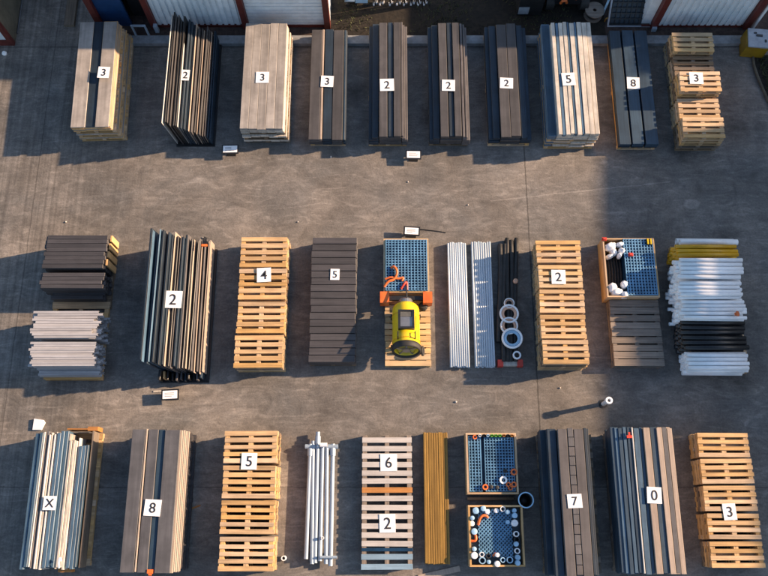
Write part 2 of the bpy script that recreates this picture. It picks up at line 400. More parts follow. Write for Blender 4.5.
# the big warehouse east of the yard whose shade covers its right side
wh = thing('warehouse', 'tall grey warehouse beyond the right edge of the yard', 'warehouse', (20.5, 4.5, 0), R(-4.5))
HW = 6.2
MB().box(0, 14, -13, 19, 0, 5.25).obj('wall', 'white_wall', wh)
MB().box(-.15, 14.15, -13.15, 19.15, 5.251, 5.4).obj('roof', 'roof_sheet', wh)
for y0, y1 in ((-13, -5.2), (.9, 8.0), (10.2, 19)):               # unseen raised bays, gaps added to let sun reach the right-hand pallet stacks
    MB().box(.0, 13.8, y0, y1, 5.401, HW - .1).obj('shade_bay_wall', 'white_wall', wh); MB().box(-.1, 13.9, y0 - .05, y1 + .05, HW - .099, HW).obj('shade_bay_roof', 'roof_sheet', wh)
for i in range(6): MB().box(-.04, -.002, -11 + i * 5, -8.2 + i * 5, .05, 3.6).obj('roller_door', 'slate_blue', wh)

# ------------------------------------------------------------ number cards
FONT = {}
def numeral(ch, size):
    key = ch
    if key not in FONT:
        cu = bpy.data.curves.new('glyph', 'FONT'); cu.body = ch; cu.size = 1.0; cu.align_x = 'CENTER'; cu.align_y = 'CENTER'; cu.extrude = .003; cu.offset = .004
        o = bpy.data.objects.new('glyph', cu); C.objects.link(o); bpy.context.view_layer.update()
        dg = bpy.context.evaluated_depsgraph_get(); me = bpy.data.meshes.new_from_object(o.evaluated_get(dg))
        bpy.data.objects.remove(o)
        xs_ = [v.co.x for v in me.vertices]; ys_ = [v.co.y for v in me.vertices]
        cx, cy = (min(xs_) + max(xs_)) / 2, (min(ys_) + max(ys_)) / 2; hh = max(ys_) - min(ys_)
        for v in me.vertices: v.co = Vector(((v.co.x - cx) / hh, (v.co.y - cy) / hh, v.co.z))
        me.materials.clear(); me.materials.append(MATS['ink']); FONT[key] = me
    me = FONT[key].copy()
    for v in me.vertices: v.co = Vector((v.co.x * size, v.co.y * size, v.co.z))
    return me
def card(ch, px0, px1, py0, py1, z, where, rz=0.0, ink='ink', tilt=0):
    cx, cy = G((px0 + px1) / 2, (py0 + py1) / 2, z)
    w_ = G(px1, py0, z)[0] - G(px0, py0, z)[0]; h_ = G(px0, py0, z)[1] - G(px0, py1, z)[1]
    t = thing('number_card', 'white card reading %s on %s' % (ch, where), 'sign', (cx, cy, z + .003), rz + U(-.06, .06), 'number cards on the stacks')
    if tilt: t.rotation_euler = (0, tilt, rz)
    b = MB(); n = 6                      # very slightly curled sheet with real thickness
    k = 0
    for zt in (0, .006):
        for j in range(n + 1):
            for i in range(n + 1):
                u, v = i / n - .5, j / n - .5
                b.v.append(Vector((u * w_, v * h_, zt + .05 * (max(0, abs(u) - .3) ** 2 + max(0, abs(v) - .3) ** 2) * (1 if (u + v) > -.2 else .2))))
    q = (n + 1) ** 2
    for j in range(n):
        for i in range(n):
            a0 = j * (n + 1) + i; b.f += [(a0, a0 + n + 1, a0 + n + 2, a0 + 1), (q + a0, q + a0 + 1, q + a0 + n + 2, q + a0 + n + 1)]
    for i in range(n):
        b.f += [(i, i + 1, q + i + 1, q + i), (n * (n + 1) + i + 1, n * (n + 1) + i, q + n * (n + 1) + i, q + n * (n + 1) + i + 1)]
        b.f += [((i + 1) * (n + 1), i * (n + 1), q + i * (n + 1), q + (i + 1) * (n + 1)), (i * (n + 1) + n, (i + 1) * (n + 1) + n, q + (i + 1) * (n + 1) + n, q + i * (n + 1) + n)]
    b.obj('sheet', 'card', t)
    o = link('numeral', numeral(ch, h_ * .62), t, (0, 0, .0095)); return t

# ------------------------------------------------------------ pallets
PAL = {}
def pallet(w_, d_, nb, style, loc, label, group, rz=0.0, closed=False, h=.144):
    """boards run along X, three bearers along Y; origin at the front left corner on the ground"""
    key = (round(w_, 2), round(d_, 2), nb, style, closed, random.randint(0, 2), h)
    if key in PAL: return dup(PAL[key], loc, rz, label, group)
    t = thing('pallet', label, 'pallet', loc, rz, group); PAL[key] = t
    dk = MB(); pitch = d_ / nb; bw = pitch * (.90 if closed else .71)
    for i in range(nb):
        wj = 1.0 if i in (0, nb - 1) else U(.9, 1.05)
        y0 = (d_ - bw) * i / (nb - 1) if nb > 1 else 0; dx0, dx1 = U(-.012, .012), U(-.012, .012)
        dk.box(dx0, w_ + dx1, y0 + U(0, .008), y0 + bw * wj, h - .022, h + U(-.003, .001))
    dk.obj('top_deck', style + '_x', t)
    for xx in (0.01, w_ / 2 - .05, w_ - .11):
        MB().box(xx, xx + .1, .01, d_ - .01, .022, h - .0225).obj('bearer', style + '_y', t)
    for yy in (0, d_ / 2 - .05, d_ - .1): MB().box(.0, w_, yy, yy + .1, 0, .0215).obj('bottom_board', style + '_x', t)
    return t
COLN = {1: ['only'], 2: ['front', 'back'], 3: ['frontmost', 'middle', 'rearmost'], 4: ['frontmost', 'second frontmost', 'third frontmost', 'rearmost'],
        5: ['frontmost', 'second frontmost', 'middle', 'second rearmost', 'rearmost']}
def pallet_stack(px0, px1, py0, py1, z, heights, styles, phrase, group, nb=5):
    """heights listed from the front column to the back column"""
    xa, yb = G(px0, (py0), z); xb = G(px1, py0, z)[0]; ya = G(px0, py1, z)[1]
    n = len(heights); d = (yb - ya) / n
    for c, (hn, stl) in enumerate(zip(heights, styles)):
        for k in range(hn):
            lab = 'pallet, %s layer up, %s column, in %s' % (ORD[k], COLN[n][c], phrase)
            if k == hn - 1: lab = '%s pallet topping the %s column of %s' % ({'old_wood': 'dark weathered', 'pallet_wood': 'warm brown', 'pale_wood': 'pale new', 'grey_wood': 'grey'}[stl], COLN[n][c], phrase)
            s_ = stl if k == hn - 1 else random.choice(['pallet_wood', 'pallet_wood', 'pale_wood', 'old_wood'])
            pallet(xb - xa + U(-.01, .01), d - .052, nb, s_, (xa + U(-.014, .014), ya + .02 + c * d + U(-.008, .008), k * .146), lab, group, U(-.008, .008))
    return xa, xb, ya, yb

# ------------------------------------------------------------ board stacks
PLK = {}
WORD = {'beige': 'beige', 'grey_beige': 'grey-beige', 'brown': 'brown', 'dull_brown': 'brown', 'tan': 'tan', 'raw_edge': 'raw wood', 'cream': 'cream', 'dark_blue': 'dark blue', 'slate_blue': 'slate blue', 'mid_blue': 'blue',
        'white_sheet': 'white', 'black': 'black', 'dark_board_x': 'dark', 'dark_board_y': 'dark', 'gold': 'golden'}
def plank(name, sx, sy, sz, m, loc, label, cat, group, rz=0.0):
    key = (name, round(sx, 3), round(sy, 2), round(sz, 3), m)
    if key not in PLK:
        b = bmesh.new(); bmesh.ops.create_cube(b, size=1)
        for v in b.verts: v.co = Vector(((v.co.x + .5) * sx, (v.co.y + .5) * sy, (v.co.z + .5) * sz))
        bmesh.ops.bevel(b, geom=b.edges[:], offset=min(.006, sz * .2, sx * .2), segments=1, affect='EDGES')
        me = bpy.data.meshes.new(name); b.to_mesh(me); b.free(); me.materials.append(MATS[m]); PLK[key] = me
    o = link(name, PLK[key], None, loc, rz); return tag(o, label, cat, group)
def board_stack(phrase, px0, px1, py0, py1, z, layers, pallets=0, style='pallet_wood', noun='panel', between=None, jit=.02, flare=0.0, rot=0.0):
    """layers: bottom-up list of (thickness, [(f0, f1, material), ...]); pallets: long pallets under everything;
       between: layers repeated on top of each lower pallet"""
    xa, yb = G(px0, py0, z); xb = G(px1, py0, z)[0]; ya = G(px0, py1, z)[1]
    W, L = xb - xa, yb - ya; zz = 0; lay = 0; made = []
    gp, gs = 'pallets under ' + phrase, 'boards of ' + phrase
    def put(t, cols, top):
        nonlocal zz, lay
        for i, cdef in enumerate(cols):
            f0, f1, m = cdef[:3]; dz = cdef[3] if len(cdef) > 3 else 0; yo = cdef[4] if len(cdef) > 4 else 0
            Wf = W + flare * max(0, 1 - zz / z); x0, x1 = xa + f0 * Wf, xa + f1 * Wf
            j = U(-jit, jit)
            if top: lab = '%s %s, %s from the left on top of %s' % (WORD[m], noun, ORD[i], phrase)
            else: lab = '%s %s, %s layer up, %s from left, in %s' % (WORD[m], noun, ORD[lay], ORD[i], phrase)
            made.append(plank(noun.replace(' ', '_'), x1 - x0 - .006, L - abs(yo), t - .002, m, (x0 + .003, ya + j + max(0, yo), zz + dz), lab, noun.split()[-1], gs, U(-.0015, .0015)))
        zz += t; lay += 1
    for k in range(pallets):
        made.append(pallet(W + flare * max(0, 1 - zz / z) - .02, L - .08, max(8, int(L / .2)), style, (xa + .01 + U(-.012, .012), ya + .03 + U(-.02, .02), zz), 'long wooden pallet, %s from the ground, under %s' % (ORD[k], phrase), gp))
        zz += .146
        if between and k < pallets - 1:
            for t, cols in between: put(t, cols, False)
    for i, (t, cols) in enumerate(layers): put(t, cols, i == len(layers) - 1)
    if rot:
        c = Vector(((xa + xb) / 2, (ya + yb) / 2, 0)); M = Matrix.Rotation(R(rot), 4, 'Z')
        for o in made: o.location = c + M @ (o.location - c); o.rotation_euler.z += R(rot)
    return xa, xb, ya, yb, zz
def cols(n, *ms, gap=0.0): return [((i / n), (i + 1) / n - gap, ms[i % len(ms)]) for i in range(n)]

# ---- back row
P = ['the %s back-row stack' % o for o in ORD]
# 1
wood3 = [(0, .33, 'raw_edge'), (.33, .66, 'raw_edge'), (.66, 1, 'raw_edge')]
be3 = [(0, .33, 'beige'), (.33, .66, 'beige'), (.66, 1, 'beige')]
board_stack(P[0], 81, 116.5, 19.5, 125, .9, [(.03, wood3), (.03, be3), (.03, wood3), (.03, be3), (.03, wood3), (.03, be3),
            (.03, [(0, .33, 'raw_edge'), (.35, .62, 'dark_blue'), (.62, 1, 'raw_edge')]), (.035, [(0, .38, 'beige'), (.64, 1, 'beige')])], 3, 'pallet_wood', 'panel', [(.04, wood3), (.03, be3)], flare=.26, rot=1.6)
card('3', 98, 109.5, 67, 78, .93, 'the leftmost stack of the back row')
# 3
be5 = cols(5, 'beige')
board_stack(P[2], 245.5, 286.5, 23, 128.5, .86, [(.035, cols(5, 'cream')), (.04, cols(5, 'beige')), (.035, cols(5, 'cream')), (.04, cols(5, 'cream')), (.04, cols(5, 'beige')), (.05, be5)], 3, 'old_wood', 'plank',
            [(.08, cols(5, 'cream'))], flare=.12)
card('3', 256, 269, 72, 83, .84, 'the all-beige third stack of the back row')
# 4
c4 = [(0, .30, 'dull_brown'), (.31, .37, 'tan'), (.39, .63, 'dark_blue', -.01), (.64, .93, 'dull_brown'), (.94, 1, 'mid_blue', -.02)]
c4b = [(0, .37, 'dull_brown'), (.37, .64, 'dark_blue'), (.64, .93, 'dull_brown'), (.94, 1.02, 'dark_blue')]
board_stack(P[3], 311.5, 346.5, 28, 138, .5, [(.06, c4b), (.06, c4b), (.06, c4b), (.06, c4b), (.05, c4)], 1)
card('3', 321, 333.5, 76, 87, .445, 'the fourth stack of the back row')
# 5, 6, 7 : blue ledges beside brown boards
def ledge(phrase, px0, px1, py0, py1, z, fl, fr_, midcols, pal, style, num, cpx):
    lo = [(0, fl, 'dark_blue'), (fl + .01, fr_, 'dull_brown'), (fr_ + .005, 1, 'brown')] if fr_ < .86 and fl < .3 and num != 'm' else [(0, fl, 'dark_blue'), (fl + .01, fr_, 'dull_brown'), (fr_ + .005, 1, 'dark_blue')]
    L_ = []
    n = 5; t = (z - .146 * pal) / n
    for i in range(n - 2): L_.append((t, lo))
    L_.append((t, [(fl * .35, fl, 'dark_blue'), (fl + .01, fr_, 'dull_brown'), (fr_ + .005, fr_ + (1 - fr_) * .6, lo[2][2])]))
    L_.append((t, midcols))
    r = board_stack(phrase, px0, px1, py0, py1, z, L_, pal, style)
    card(cpx[4], *cpx[:4], r[4] + .002, phrase)
ledge(P[4], 369, 407, 22, 136, .62, .26, .84, [(.27, .48, 'dull_brown'), (.5, .63, 'dark_blue', -.03), (.64, .82, 'dull_brown'), (.83, .88, 'brown', -.02)], 1, 'pallet_wood', '2', (380, 394, 79, 91, '2'))
ledge(P[5], 428, 467, 22.5, 136, .62, .25, .80, [(.26, .46, 'dull_brown'), (.48, .60, 'dark_blue', -.03), (.61, .78, 'dull_brown'), (.8, .86, 'brown', -.03), (.88, .93, 'brown', -.06)], 1, 'old_wood', '2', (442, 455, 80, 91, '2'))
ledge(P[6], 485, 526, 24, 136.5, .55, .26, .74, [(.265, .5, 'dull_brown'), (.505, .735, 'dull_brown'), (.75, .86, 'dark_blue', -.05)], 1, 'pallet_wood', 'm', (500, 513, 78, 88.5, '2'))
# 8
cr = [(0, .17, 'slate_blue', -.1), (.19, .265, 'cream'), (.27, .33, 'slate_blue', -.01), (.335, .42, 'cream'), (.425, .50, 'cream', .008), (.51, .555, 'slate_blue', -.012), (.56, .65, 'cream'), (.655, .70, 'slate_blue', -.01), (.705, .80, 'cream', .004), (.805, .9, 'cream'), (.905, 1, 'cream', -.02)]
crl = [(0, .16, 'slate_blue'), (.17, .5, 'cream'), (.5, .8, 'cream'), (.81, 1, 'cream')]
r8 = board_stack(P[7], 542, 591, 21, 133, .9, [(.07, crl), (.07, crl), (.07, crl), (.1, cr)], 3, 'pallet_wood', 'plank', [(.05, crl)])
card('5', 562, 575, 73, 85.5, r8[4] + .01, 'the cream eighth stack of the back row')
# 9
bl3 = [(0, .29, 'mid_blue'), (.335, .63, 'mid_blue'), (.675, 1, 'mid_blue')]
bl3b = [(0, .30, 'dark_blue'), (.33, .64, 'dark_blue'), (.67, 1, 'dark_blue')]
r9 = board_stack(P[8], 609.5, 647, 29, 143, .4, [(.07, bl3b), (.06, bl3), (.07, bl3)], 1)
card('8', 627, 639.5, 77.5, 89, r9[4] + .003, 'the blue ninth stack of the back row')
# 10 pallets
r10 = pallet_stack(672, 712, 31, 138, .75, [5, 4, 6, 4, 5][0:5], ['pallet_wood', 'pallet_wood', 'pallet_wood', 'old_wood', 'pale_wood'], 'the back-row pallet stack', 'pallets in the back-row pallet stack', 4)
card('3', 689.5, 703, 72.5, 84, .885, 'the back-row pallet stack')

# ---- fans of sheets standing on edge, tall on the left and low on the right
def fan(phrase, bx0, bx1, by, pyb, h0, h1, mats, base_mat='black', lean=0.0, back=0.0):
    """bx0..bx1: photo x of the foot line at photo y = by"""
    xa, ya = G(bx0, by); xb = G(bx1, by)[0]; yb = G(384, pyb, h0)[1]
    n = len(mats); t = (xb - xa) / n
    ped = MB()
    ped.box(xa - .03, xb + .03, ya + .02, yb - .1, 0, .06); ped.box(xa - .03, xb + .03, ya - .02, ya + .02, 0, .03)
    tag(ped.obj('base_frame', base_mat), 'flat black base frame under %s' % phrase, 'frame')
    for i, m in enumerate(mats):
        h = h0 + (h1 - h0) * (i / (n - 1)) ** 1.15 + U(-.04, .04)
        m, fth = m if isinstance(m, tuple) else (m, .55)
        x = xa + t * i
        lab = '%s sheet standing on edge, %s from the left in %s' % (WORD[m], ORD[i], phrase)
        o = plank('sheet', t * fth, yb - ya - back * (1 - .55 * i / n) - U(0, .14), h, m, (x, ya + back * (1 - .55 * i / n) + U(.0, .07), .061), lab, 'sheet', 'sheets of ' + phrase, U(-.006, .006)); o.rotation_euler.y = -R(lean) * (1 - .6 * i / n); o.location.z += .002 + t * fth * math.sin(R(lean))
    return xa, xb, ya, yb
f2 = fan('the black back-row fan', 178, 214, 146, 14, 1.15, .28, [('white_sheet', .16), ('black', .6), ('dull_brown', .4), ('dull_brown', .4), ('black', .9), ('black', .9), ('white_sheet', .18), ('dark_blue', .8), ('dark_blue', .8), ('dark_blue', .8), ('tan', .3), ('dull_brown', .5), ('dull_brown', .4), ('tan', .3), ('dull_brown', .5), ('dull_brown', .4), ('tan', .35), ('dark_blue', .7), ('dark_blue', .7)], lean=6)
card('2', 181.5, 189.5, 70, 80.5, .96, 'the fanned sheets in the back row', 0, 'ink', 0)
fm = fan('the middle-row fanned stack', 161, 208, 382, 229, 1.2, .34, [('dark_blue', .9), ('slate_blue', .2), ('dark_blue', .8), ('slate_blue', .3), ('dark_blue', .9), ('brown', .35), ('dark_blue', .9), ('dark_blue', .8), ('tan', .2), ('black', .9), ('brown', .35), ('dark_blue', .9), ('dark_blue', .9), ('brown', .5), ('black', .7), ('tan', .3), ('black', .6), ('brown', .5), ('tan', .3), ('brown', .5), ('tan', .4), ('tan', .45)], lean=9, back=.22)
for i in range(11):
    plank('offcut', U(.03, .06), U(.14, .3), U(.08, .4), random.choice(['black', 'dark_blue', 'black', 'brown', 'raw_edge']), (fm[0] + .02 + .098 * i, fm[2] - .02 + U(0, .06), .062), 'short offcut, %s from the left at the front of the middle-row fanned stack' % ORD[i], 'offcut', 'offcuts before the fanned stack', U(-.1, .1))
card('2', 164, 182, 291, 308, 1.0, 'the fanned sheets left of pallet stack 4')
b = MB().lathe([(0, 0), (.028, 0), (.028, .14), (0, .15)], 10, Matrix.Rotation(R(78), 4, 'X') @ Matrix.Rotation(R(12), 4, 'Y'))
x, y = G(205, 243, .75)
gl = thing('work_glove', 'black and orange work glove on the middle-row fanned stack', 'glove', (x, y, .76))
hb = MB()
for k, (dx, ln) in enumerate(((-.045, .07), (-.018, .09), (.010, .085), (.036, .065))): hb.path([(dx, .03, .02), (dx, .06, .026), (dx * 1.1, .06 + ln, .016)], .013, 8)
hb.path([(.04, -.01, .02), (.075, .02, .022), (.085, .055, .016)], .013, 8); hb.box(-.058, .05, -.05, .045, .004, .034); hb.obj('hand', 'black', gl)
MB().box(-.07, .065, -.1, -.045, .002, .042).obj('cuff', 'orange_plastic', gl)

# ---- middle row
# far left dark boards, long side along X
def xstack(phrase, px0, px1, py0, py1, zt, zb, t, n, m, noun='board', jit=.04, gap=.004, grp=None):
    """boards lying along X; n boards across in Y, layers of thickness t between zb and zt"""
    xa, yb = G(px0, py0, zt); xb = G(px1, py0, zt)[0]; ya = G(px0, py1, zt)[1]
    d = (yb - ya) / n; k = 0; z = zb; nl = int(round((zt - zb) / t))
    for L_ in range(nl):
        for i in range(n):
            mm = m if isinstance(m, str) else m[(i + L_) % len(m)]
            lab = '%s %s, %s layer up, %s from front, in %s' % (WORD.get(mm, 'dark'), noun, ORD[L_], ORD[i], phrase)
            plank(noun, xb - xa - .02, d - gap, t - .002, mm, (xa + .01 + U(-jit, jit), ya + i * d, zb + L_ * t + (U(-.006, .0) if L_ == nl - 1 else 0)), lab, noun, grp or (noun + 's of ' + phrase), U(-.004, .004))
    return xa, xb, ya, yb
ph = 'the dark pile'
q = xstack('the rear pack of ' + ph, 46, 107, 235, 268, .85, .15, .07, 8, 'dark_board_x')
q2 = xstack('the front pack of ' + ph, 41, 104, 272.5, 288, .8, .15, .065, 4, 'dark_board_x')
pallet(q[1] - q[0] - .05, q[3] - q2[2] + .35, 8, 'old_wood', (q[0] + .06, q2[2] - .3, 0), 'dark wooden pallet under the dark board pile on the left', 'pallets under long piles')
xstack('the low step of ' + ph, 51, 104, 291, 299, .4, .15, .06, 2, 'dark_board_x')
for i in range(4):
    plank('batten', .05, .16, .66 - .05 * i, 'raw_edge', (q[1] + .02, q[2] + .08 + .22 * i, .15), 'raw wood batten, %s from front, standing at the right end of the dark board pile' % ORD[i], 'batten', 'battens of the dark board pile')

# pale channel profiles
def channel_mesh(L_, m):
    b = MB(); b.box(0, L_, 0, .054, .044, .05); b.box(0, L_, 0, .006, 0, .044); b.box(0, L_, .048, .054, 0, .044)
    return b.mesh('channel_profile', m)
xa, yb = G(35, 311, .8); xb = G(98, 311, .8)[0]
CH = [channel_mesh((xb - xa) * s_, 'grey_profile') for s_ in (.97, 1.0, 1.03)]
for bn, (p0, p1, zt) in enumerate(((311, 338, .84), (342, 366, .78))):
    y1 = G(384, p0, zt)[1]; y0 = G(384, p1, zt)[1]; n = 11; d = (y1 - y0) / n; nl = 9
    for L_ in range(nl):
        for i in range(n):
            z = .15 + (zt - .2) * L_ / (nl - 1) if nl > 1 else .15
            sl_ = 'rear' if bn == 0 else 'front'
            o = link('channel_profile', random.choice(CH), None, (xa + .02 + U(-.07, .07) + (.06 if i == 0 and bn == 0 else 0), y0 + d * i, z), U(-.006, .006))
            if L_ == nl - 1: o.location.z += .012 * math.sin(i * 2.1)
            tag(o, 'pale metal channel, %s layer up, %s from front, in the %s channel bundle' % (ORD[L_], ORD[i], sl_), 'channel', 'pale metal channels stacked on the left')
y0 = G(384, 377, .2)[1]
for i in range(4):
    for L_ in range(4):
        o = link('channel_profile', CH[0], None, (xa + .08 + U(-.05, .05), y0 + .06 * i, .15 + .058 * L_), U(-.006, .006))
        tag(o, 'pale metal channel, %s layer up, %s from front, on the low front ledge' % (ORD[L_], ORD[i]), 'channel', 'pale metal channels stacked on the left')
pallet(xb - xa - .1, y1 - y0 + 1.2, 8, 'pallet_wood', (xa + .12, y0 - .05, 0), 'wooden pallet under the pale metal channels', 'pallets under long piles')

# pallet stack 4
pallet_stack(242, 288, 237, 369, .5, [4, 4, 4, 4], ['pallet_wood', 'pallet_wood', 'pallet_wood', 'pallet_wood'], 'the pallet stack beside the dark deck', 'pallets in stack 4')
card('4', 257, 271, 268, 282, .60, 'the middle-row pallet stack of orange wood')
# dark deck stack 5
ph = 'the dark deck stack'
xa, yb = G(312, 237, .5); xb = G(357, 237, .5)[0]; ya = G(312, 362, .5)[1]
pallet(xb - xa, yb - ya, 14, 'old_wood', (xa, ya, 0), 'dark wooden pallet under the dark deck stack', 'pallets under long piles')
n = 18; d = (yb - ya) / n
for L_ in range(5):
    for i in range(n):
        lab = 'dark board, %s layer up, %s from front, in %s' % (ORD[L_], ORD[i], ph)
        plank('board', xb - xa - .02, d - .014, .068, 'dark_board_x', (xa + .01 + U(-.015, .02), ya + i * d, .146 + .07 * L_), lab, 'board', 'boards of ' + ph, U(-.006, .006))
card('5', 330.5, 339.5, 269, 280, .50, 'the dark deck stack of the middle row')

# grid mesh panels and crates
def grid_panel(label, x0, x1, y0, y1, z, nx, ny, base='mesh_blue', rib='mesh_rib', diag=False, group=None, bw=.35, fade=False):
    t = thing('grid_panel', label, 'grid panel', (x0, y0, z), 0, group)
    W, L = x1 - x0, y1 - y0
    MB().box(0, W, 0, L, 0, .03).obj('tray', base, t)
    b = MB(); px, py = W / nx, L / ny
    if not diag:
        for i in range(nx + 1):
            c = min(max(i * px, px * bw / 2), W - px * bw / 2); b.box(c - px * bw / 2, c + px * bw / 2, 0, L, .031, .062)
        for j in range(ny + 1):
            c = min(max(j * py, py * bw / 2), L - py * bw / 2); b.box(0, W, c - py * bw / 2, c + py * bw / 2, .0315, .056)
    else:
        for sgn in (1, -1):
            k = -int(L / px) - 1
            while k < nx + int(L / px) + 2:
                # clip a 45 degree bar to the rectangle
                xs0 = k * px; pts = []
                ya_ = 0; yb_ = L; xa_ = xs0; xb_ = xs0 + sgn * L
                lo, hi = 0.0, 1.0
                dxx = xb_ - xa_
                ta, tb = sorted(((0 - xa_) / dxx, (W - xa_) / dxx)); lo = max(lo, ta); hi = min(hi, tb)
                if hi - lo > .03:
                    A = Vector((xa_ + dxx * lo, L * lo, .045 + .003 * sgn)); B = Vector((xa_ + dxx * hi, L * hi, .045 + .003 * sgn))
                    b.tube(A, B, px * .17, None, 6)
                k += 1
    b.obj('ribs', rib, t); return t
def crate(label, x0, x1, y0, y1, h, m='pale_wood', t_=.035):
    t = thing('crate', label, 'crate', (x0, y0, 0)); W, L = x1 - x0, y1 - y0
    MB().box(t_, W - t_, t_, L - t_, .1, .13).obj('floor', m + '_x', t)
    for a in (0, W / 2 - .05, W - .1): MB().box(a, a + .1, .0, L, 0, .099).obj('bearer', m + '_y', t)
    for yy in (0, L - t_):
        b = MB(); k = 3
        for i in range(k): b.box(0, W, yy, yy + t_, .101 + (h - .1) * i / k, .101 + (h - .1) * (i + .93) / k)
        b.obj('end_wall', m + '_x', t)
    for xx in (0, W - t_):
        b = MB()
        for i in range(3): b.box(xx, xx + t_, t_ + .001, L - t_ - .001, .101 + (h - .1) * i / 3, .101 + (h - .1) * (i + .93) / 3)
        b.obj('side_wall', m + '_y', t)
    return t
def ring(label, px, py, z, r, th, m, tall=.05, tilt=0, group=None, name='pipe_ring', cat='ring'):
    x, y = G(px, py, z + tall); b = MB().tube((0, 0, 0), (0, 0, tall), r, r - th, 24)
    o = b.obj(name, m, None, (x, y, z), smooth=False); o.rotation_euler = (tilt, 0, U(0, 3)); return tag(o, label, cat, group)
def curl(label, pts, r, m, name='pipe_bend', cat='pipe'):
    P3 = [Vector((*G(a, b_, z), z)) for a, b_, z in pts]
    # smooth by midpoint subdivision
    for _ in range(2):
        Q = [P3[0]]
        for a, b_ in zip(P3, P3[1:]): Q += [a * .75 + b_ * .25, a * .25 + b_ * .75]
        P3 = Q + [P3[-1]]
    o0 = P3[0].copy(); b = MB().path([p - o0 for p in P3], r, 9)
    return tag(b.obj(name, m, None, o0, smooth=True), label, cat)

# blue mesh crate behind the yellow machine
xa, yb = G(383.5, 238, .45); xb = G(428.5, 238, .45)[0]; ya = G(384, 292, .45)[1]
crate('pale wooden crate of blue mesh behind the yellow machine', xa, xb, ya, yb, .42)
grid_panel('blue mesh panel filling the crate behind the yellow machine', xa + .05, xb - .04, ya + .04, yb - .04, .385, 13, 19, bw=.3)
for zz in (.131, .20, .27, .33): pass
for k_ in range(5):
    b = MB().box(0, xb - xa - .1, 0, yb - ya - .1, 0, .048)
    tag(b.obj('folded_mesh', 'mesh_blue', None, (xa + .05, ya + .05, .131 + .05 * k_)), 'folded blue mesh, %s from the bottom of the middle-row crate' % ORD[k_], 'mesh', 'folded blue mesh in the middle-row crate')
zt = .46
curl('long orange lifting strap tangled on the blue mesh', [(384, 287, zt), (388, 281, zt + .04), (394, 280, zt + .02), (398, 272, zt + .05), (394, 266, zt + .03), (391, 268, zt)], .032, 'orange_plastic', 'lifting_strap', 'strap')
curl('forked orange strap lying left on the blue mesh', [(385, 279, zt), (391, 277, zt + .03), (398, 279, zt), (404, 277, zt), (402, 281, zt)], .028, 'orange_plastic', 'lifting_strap', 'strap')
curl('dark red strap hook near the crate front edge', [(401, 289, zt), (404, 284, zt + .03), (407, 281, zt), (407, 290, zt)], .026, 'red_plastic', 'lifting_strap', 'strap')
# pallet and machine
xa2, yb2 = G(385, 299, .16); xb2 = G(430, 299, .16)[0]; ya2 = G(385, 366, .16)[1]
pallet(xb2 - xa2, yb2 - ya2, 11, 'pale_wood', (xa2, ya2, 0), 'closed-deck pale wooden pallet under the yellow machine', 'pallets under long piles', closed=True)
for sgn, px in ((0, 386), (1, 427)): pass
bar = thing('lifting_beam', 'dark lifting beam with orange end blocks behind the yellow machine', 'beam', (*G(406, 299, .3), .15))
MB().box(-.58, .58, -.05, .05, .14, .24).obj('bar', 'black', bar)
for sx_ in (-1, 1):
    MB().box(sx_ * .52 - .11, sx_ * .52 + .11, -.14, .14, 0, .32).obj('end_block', 'orange_plastic', bar)
mc = thing('yellow_machine', 'yellow cylindrical machine with black-framed panel on a pale pallet', 'machine', (*G(405.5, 332, .15), .146))
Lm, rm = 1.16, .325
TM = Matrix.Translation((0, -.02, .46)) @ Matrix.Rotation(R(-14), 4, 'X')
RX = TM @ Matrix.Rotation(R(90), 4, 'X')           # local z of the lathe -> -Y (front)
b = MB().lathe([(0, -Lm / 2 - .03), (rm * .55, -Lm / 2 - .03), (rm * .85, -Lm / 2), (rm * .97, -Lm / 2 + .06), (rm, -Lm / 2 + .15), (rm, Lm / 2 - .02), (rm * 1.03, Lm / 2), (rm * .86, Lm / 2 + .0), (rm * .86, Lm / 2 - .2), (0, Lm / 2 - .2)], 36, RX)
b.obj('body', 'yellow_paint', mc, smooth=True)
b = MB().lathe([(rm * .9, Lm / 2 - .10), (rm * 1.03, Lm / 2 - .10), (rm * 1.045, Lm / 2 - .05), (rm * 1.045, Lm / 2 + .02), (rm * 1.0, Lm / 2 + .05), (rm * .93, Lm / 2 + .05), (rm * .88, Lm / 2 + .02), (rm * .88, Lm / 2 - .06)], 36, RX)
b.obj('end_ring', 'rubber', mc, smooth=True)
sm = MB()
for q in (-.3, .38): sm.lathe([(rm - .005, q), (rm + .008, q), (rm + .008, q + .02), (rm - .005, q + .02)], 36, RX)
sm.obj('seam_band', 'ochre_plastic', mc)
for sx_ in (-1, 1):
    MB().path([TM @ Vector((sx_ * .2, -.42, rm * .78)), TM @ Vector((sx_ * .2, -.40, rm + .04)), TM @ Vector((sx_ * .2, -.28, rm + .04)), TM @ Vector((sx_ * .2, -.26, rm * .78))], .014, 8).obj('handle', 'black', mc)
MB().box(.215, .24, -.1, .2, rm * .55, rm * .72, TM).obj('side_vent', 'black', mc)
fb = MB()
for k_ in range(5):
    a = k_ * 2 * math.pi / 5
    fb.box(-.02, .02, 0, .27, -.01, .01, RX @ Matrix.Translation((0, 0, Lm / 2 - .02)) @ Matrix.Rotation(a, 4, 'Z'))
fb.lathe([(0, Lm / 2 + .02), (.09, Lm / 2 + .02), (.1, Lm / 2 - .03), (0, Lm / 2 - .03)], 16, RX); fb.obj('spoked_guard', 'steel', mc)
fr = MB(); y0, y1, xw, zt_ = -.2, .3, .19, rm - .05
fr.box(-xw, xw, y0, y0 + .05, zt_, rm + .05, TM).box(-xw, xw, y1 - .05, y1, zt_, rm + .05, TM).box(-xw, -xw + .05, y0 + .051, y1 - .051, zt_, rm + .05, TM).box(xw - .05, xw, y0 + .051, y1 - .051, zt_, rm + .05, TM)
fr.obj('panel_frame', 'black', mc)
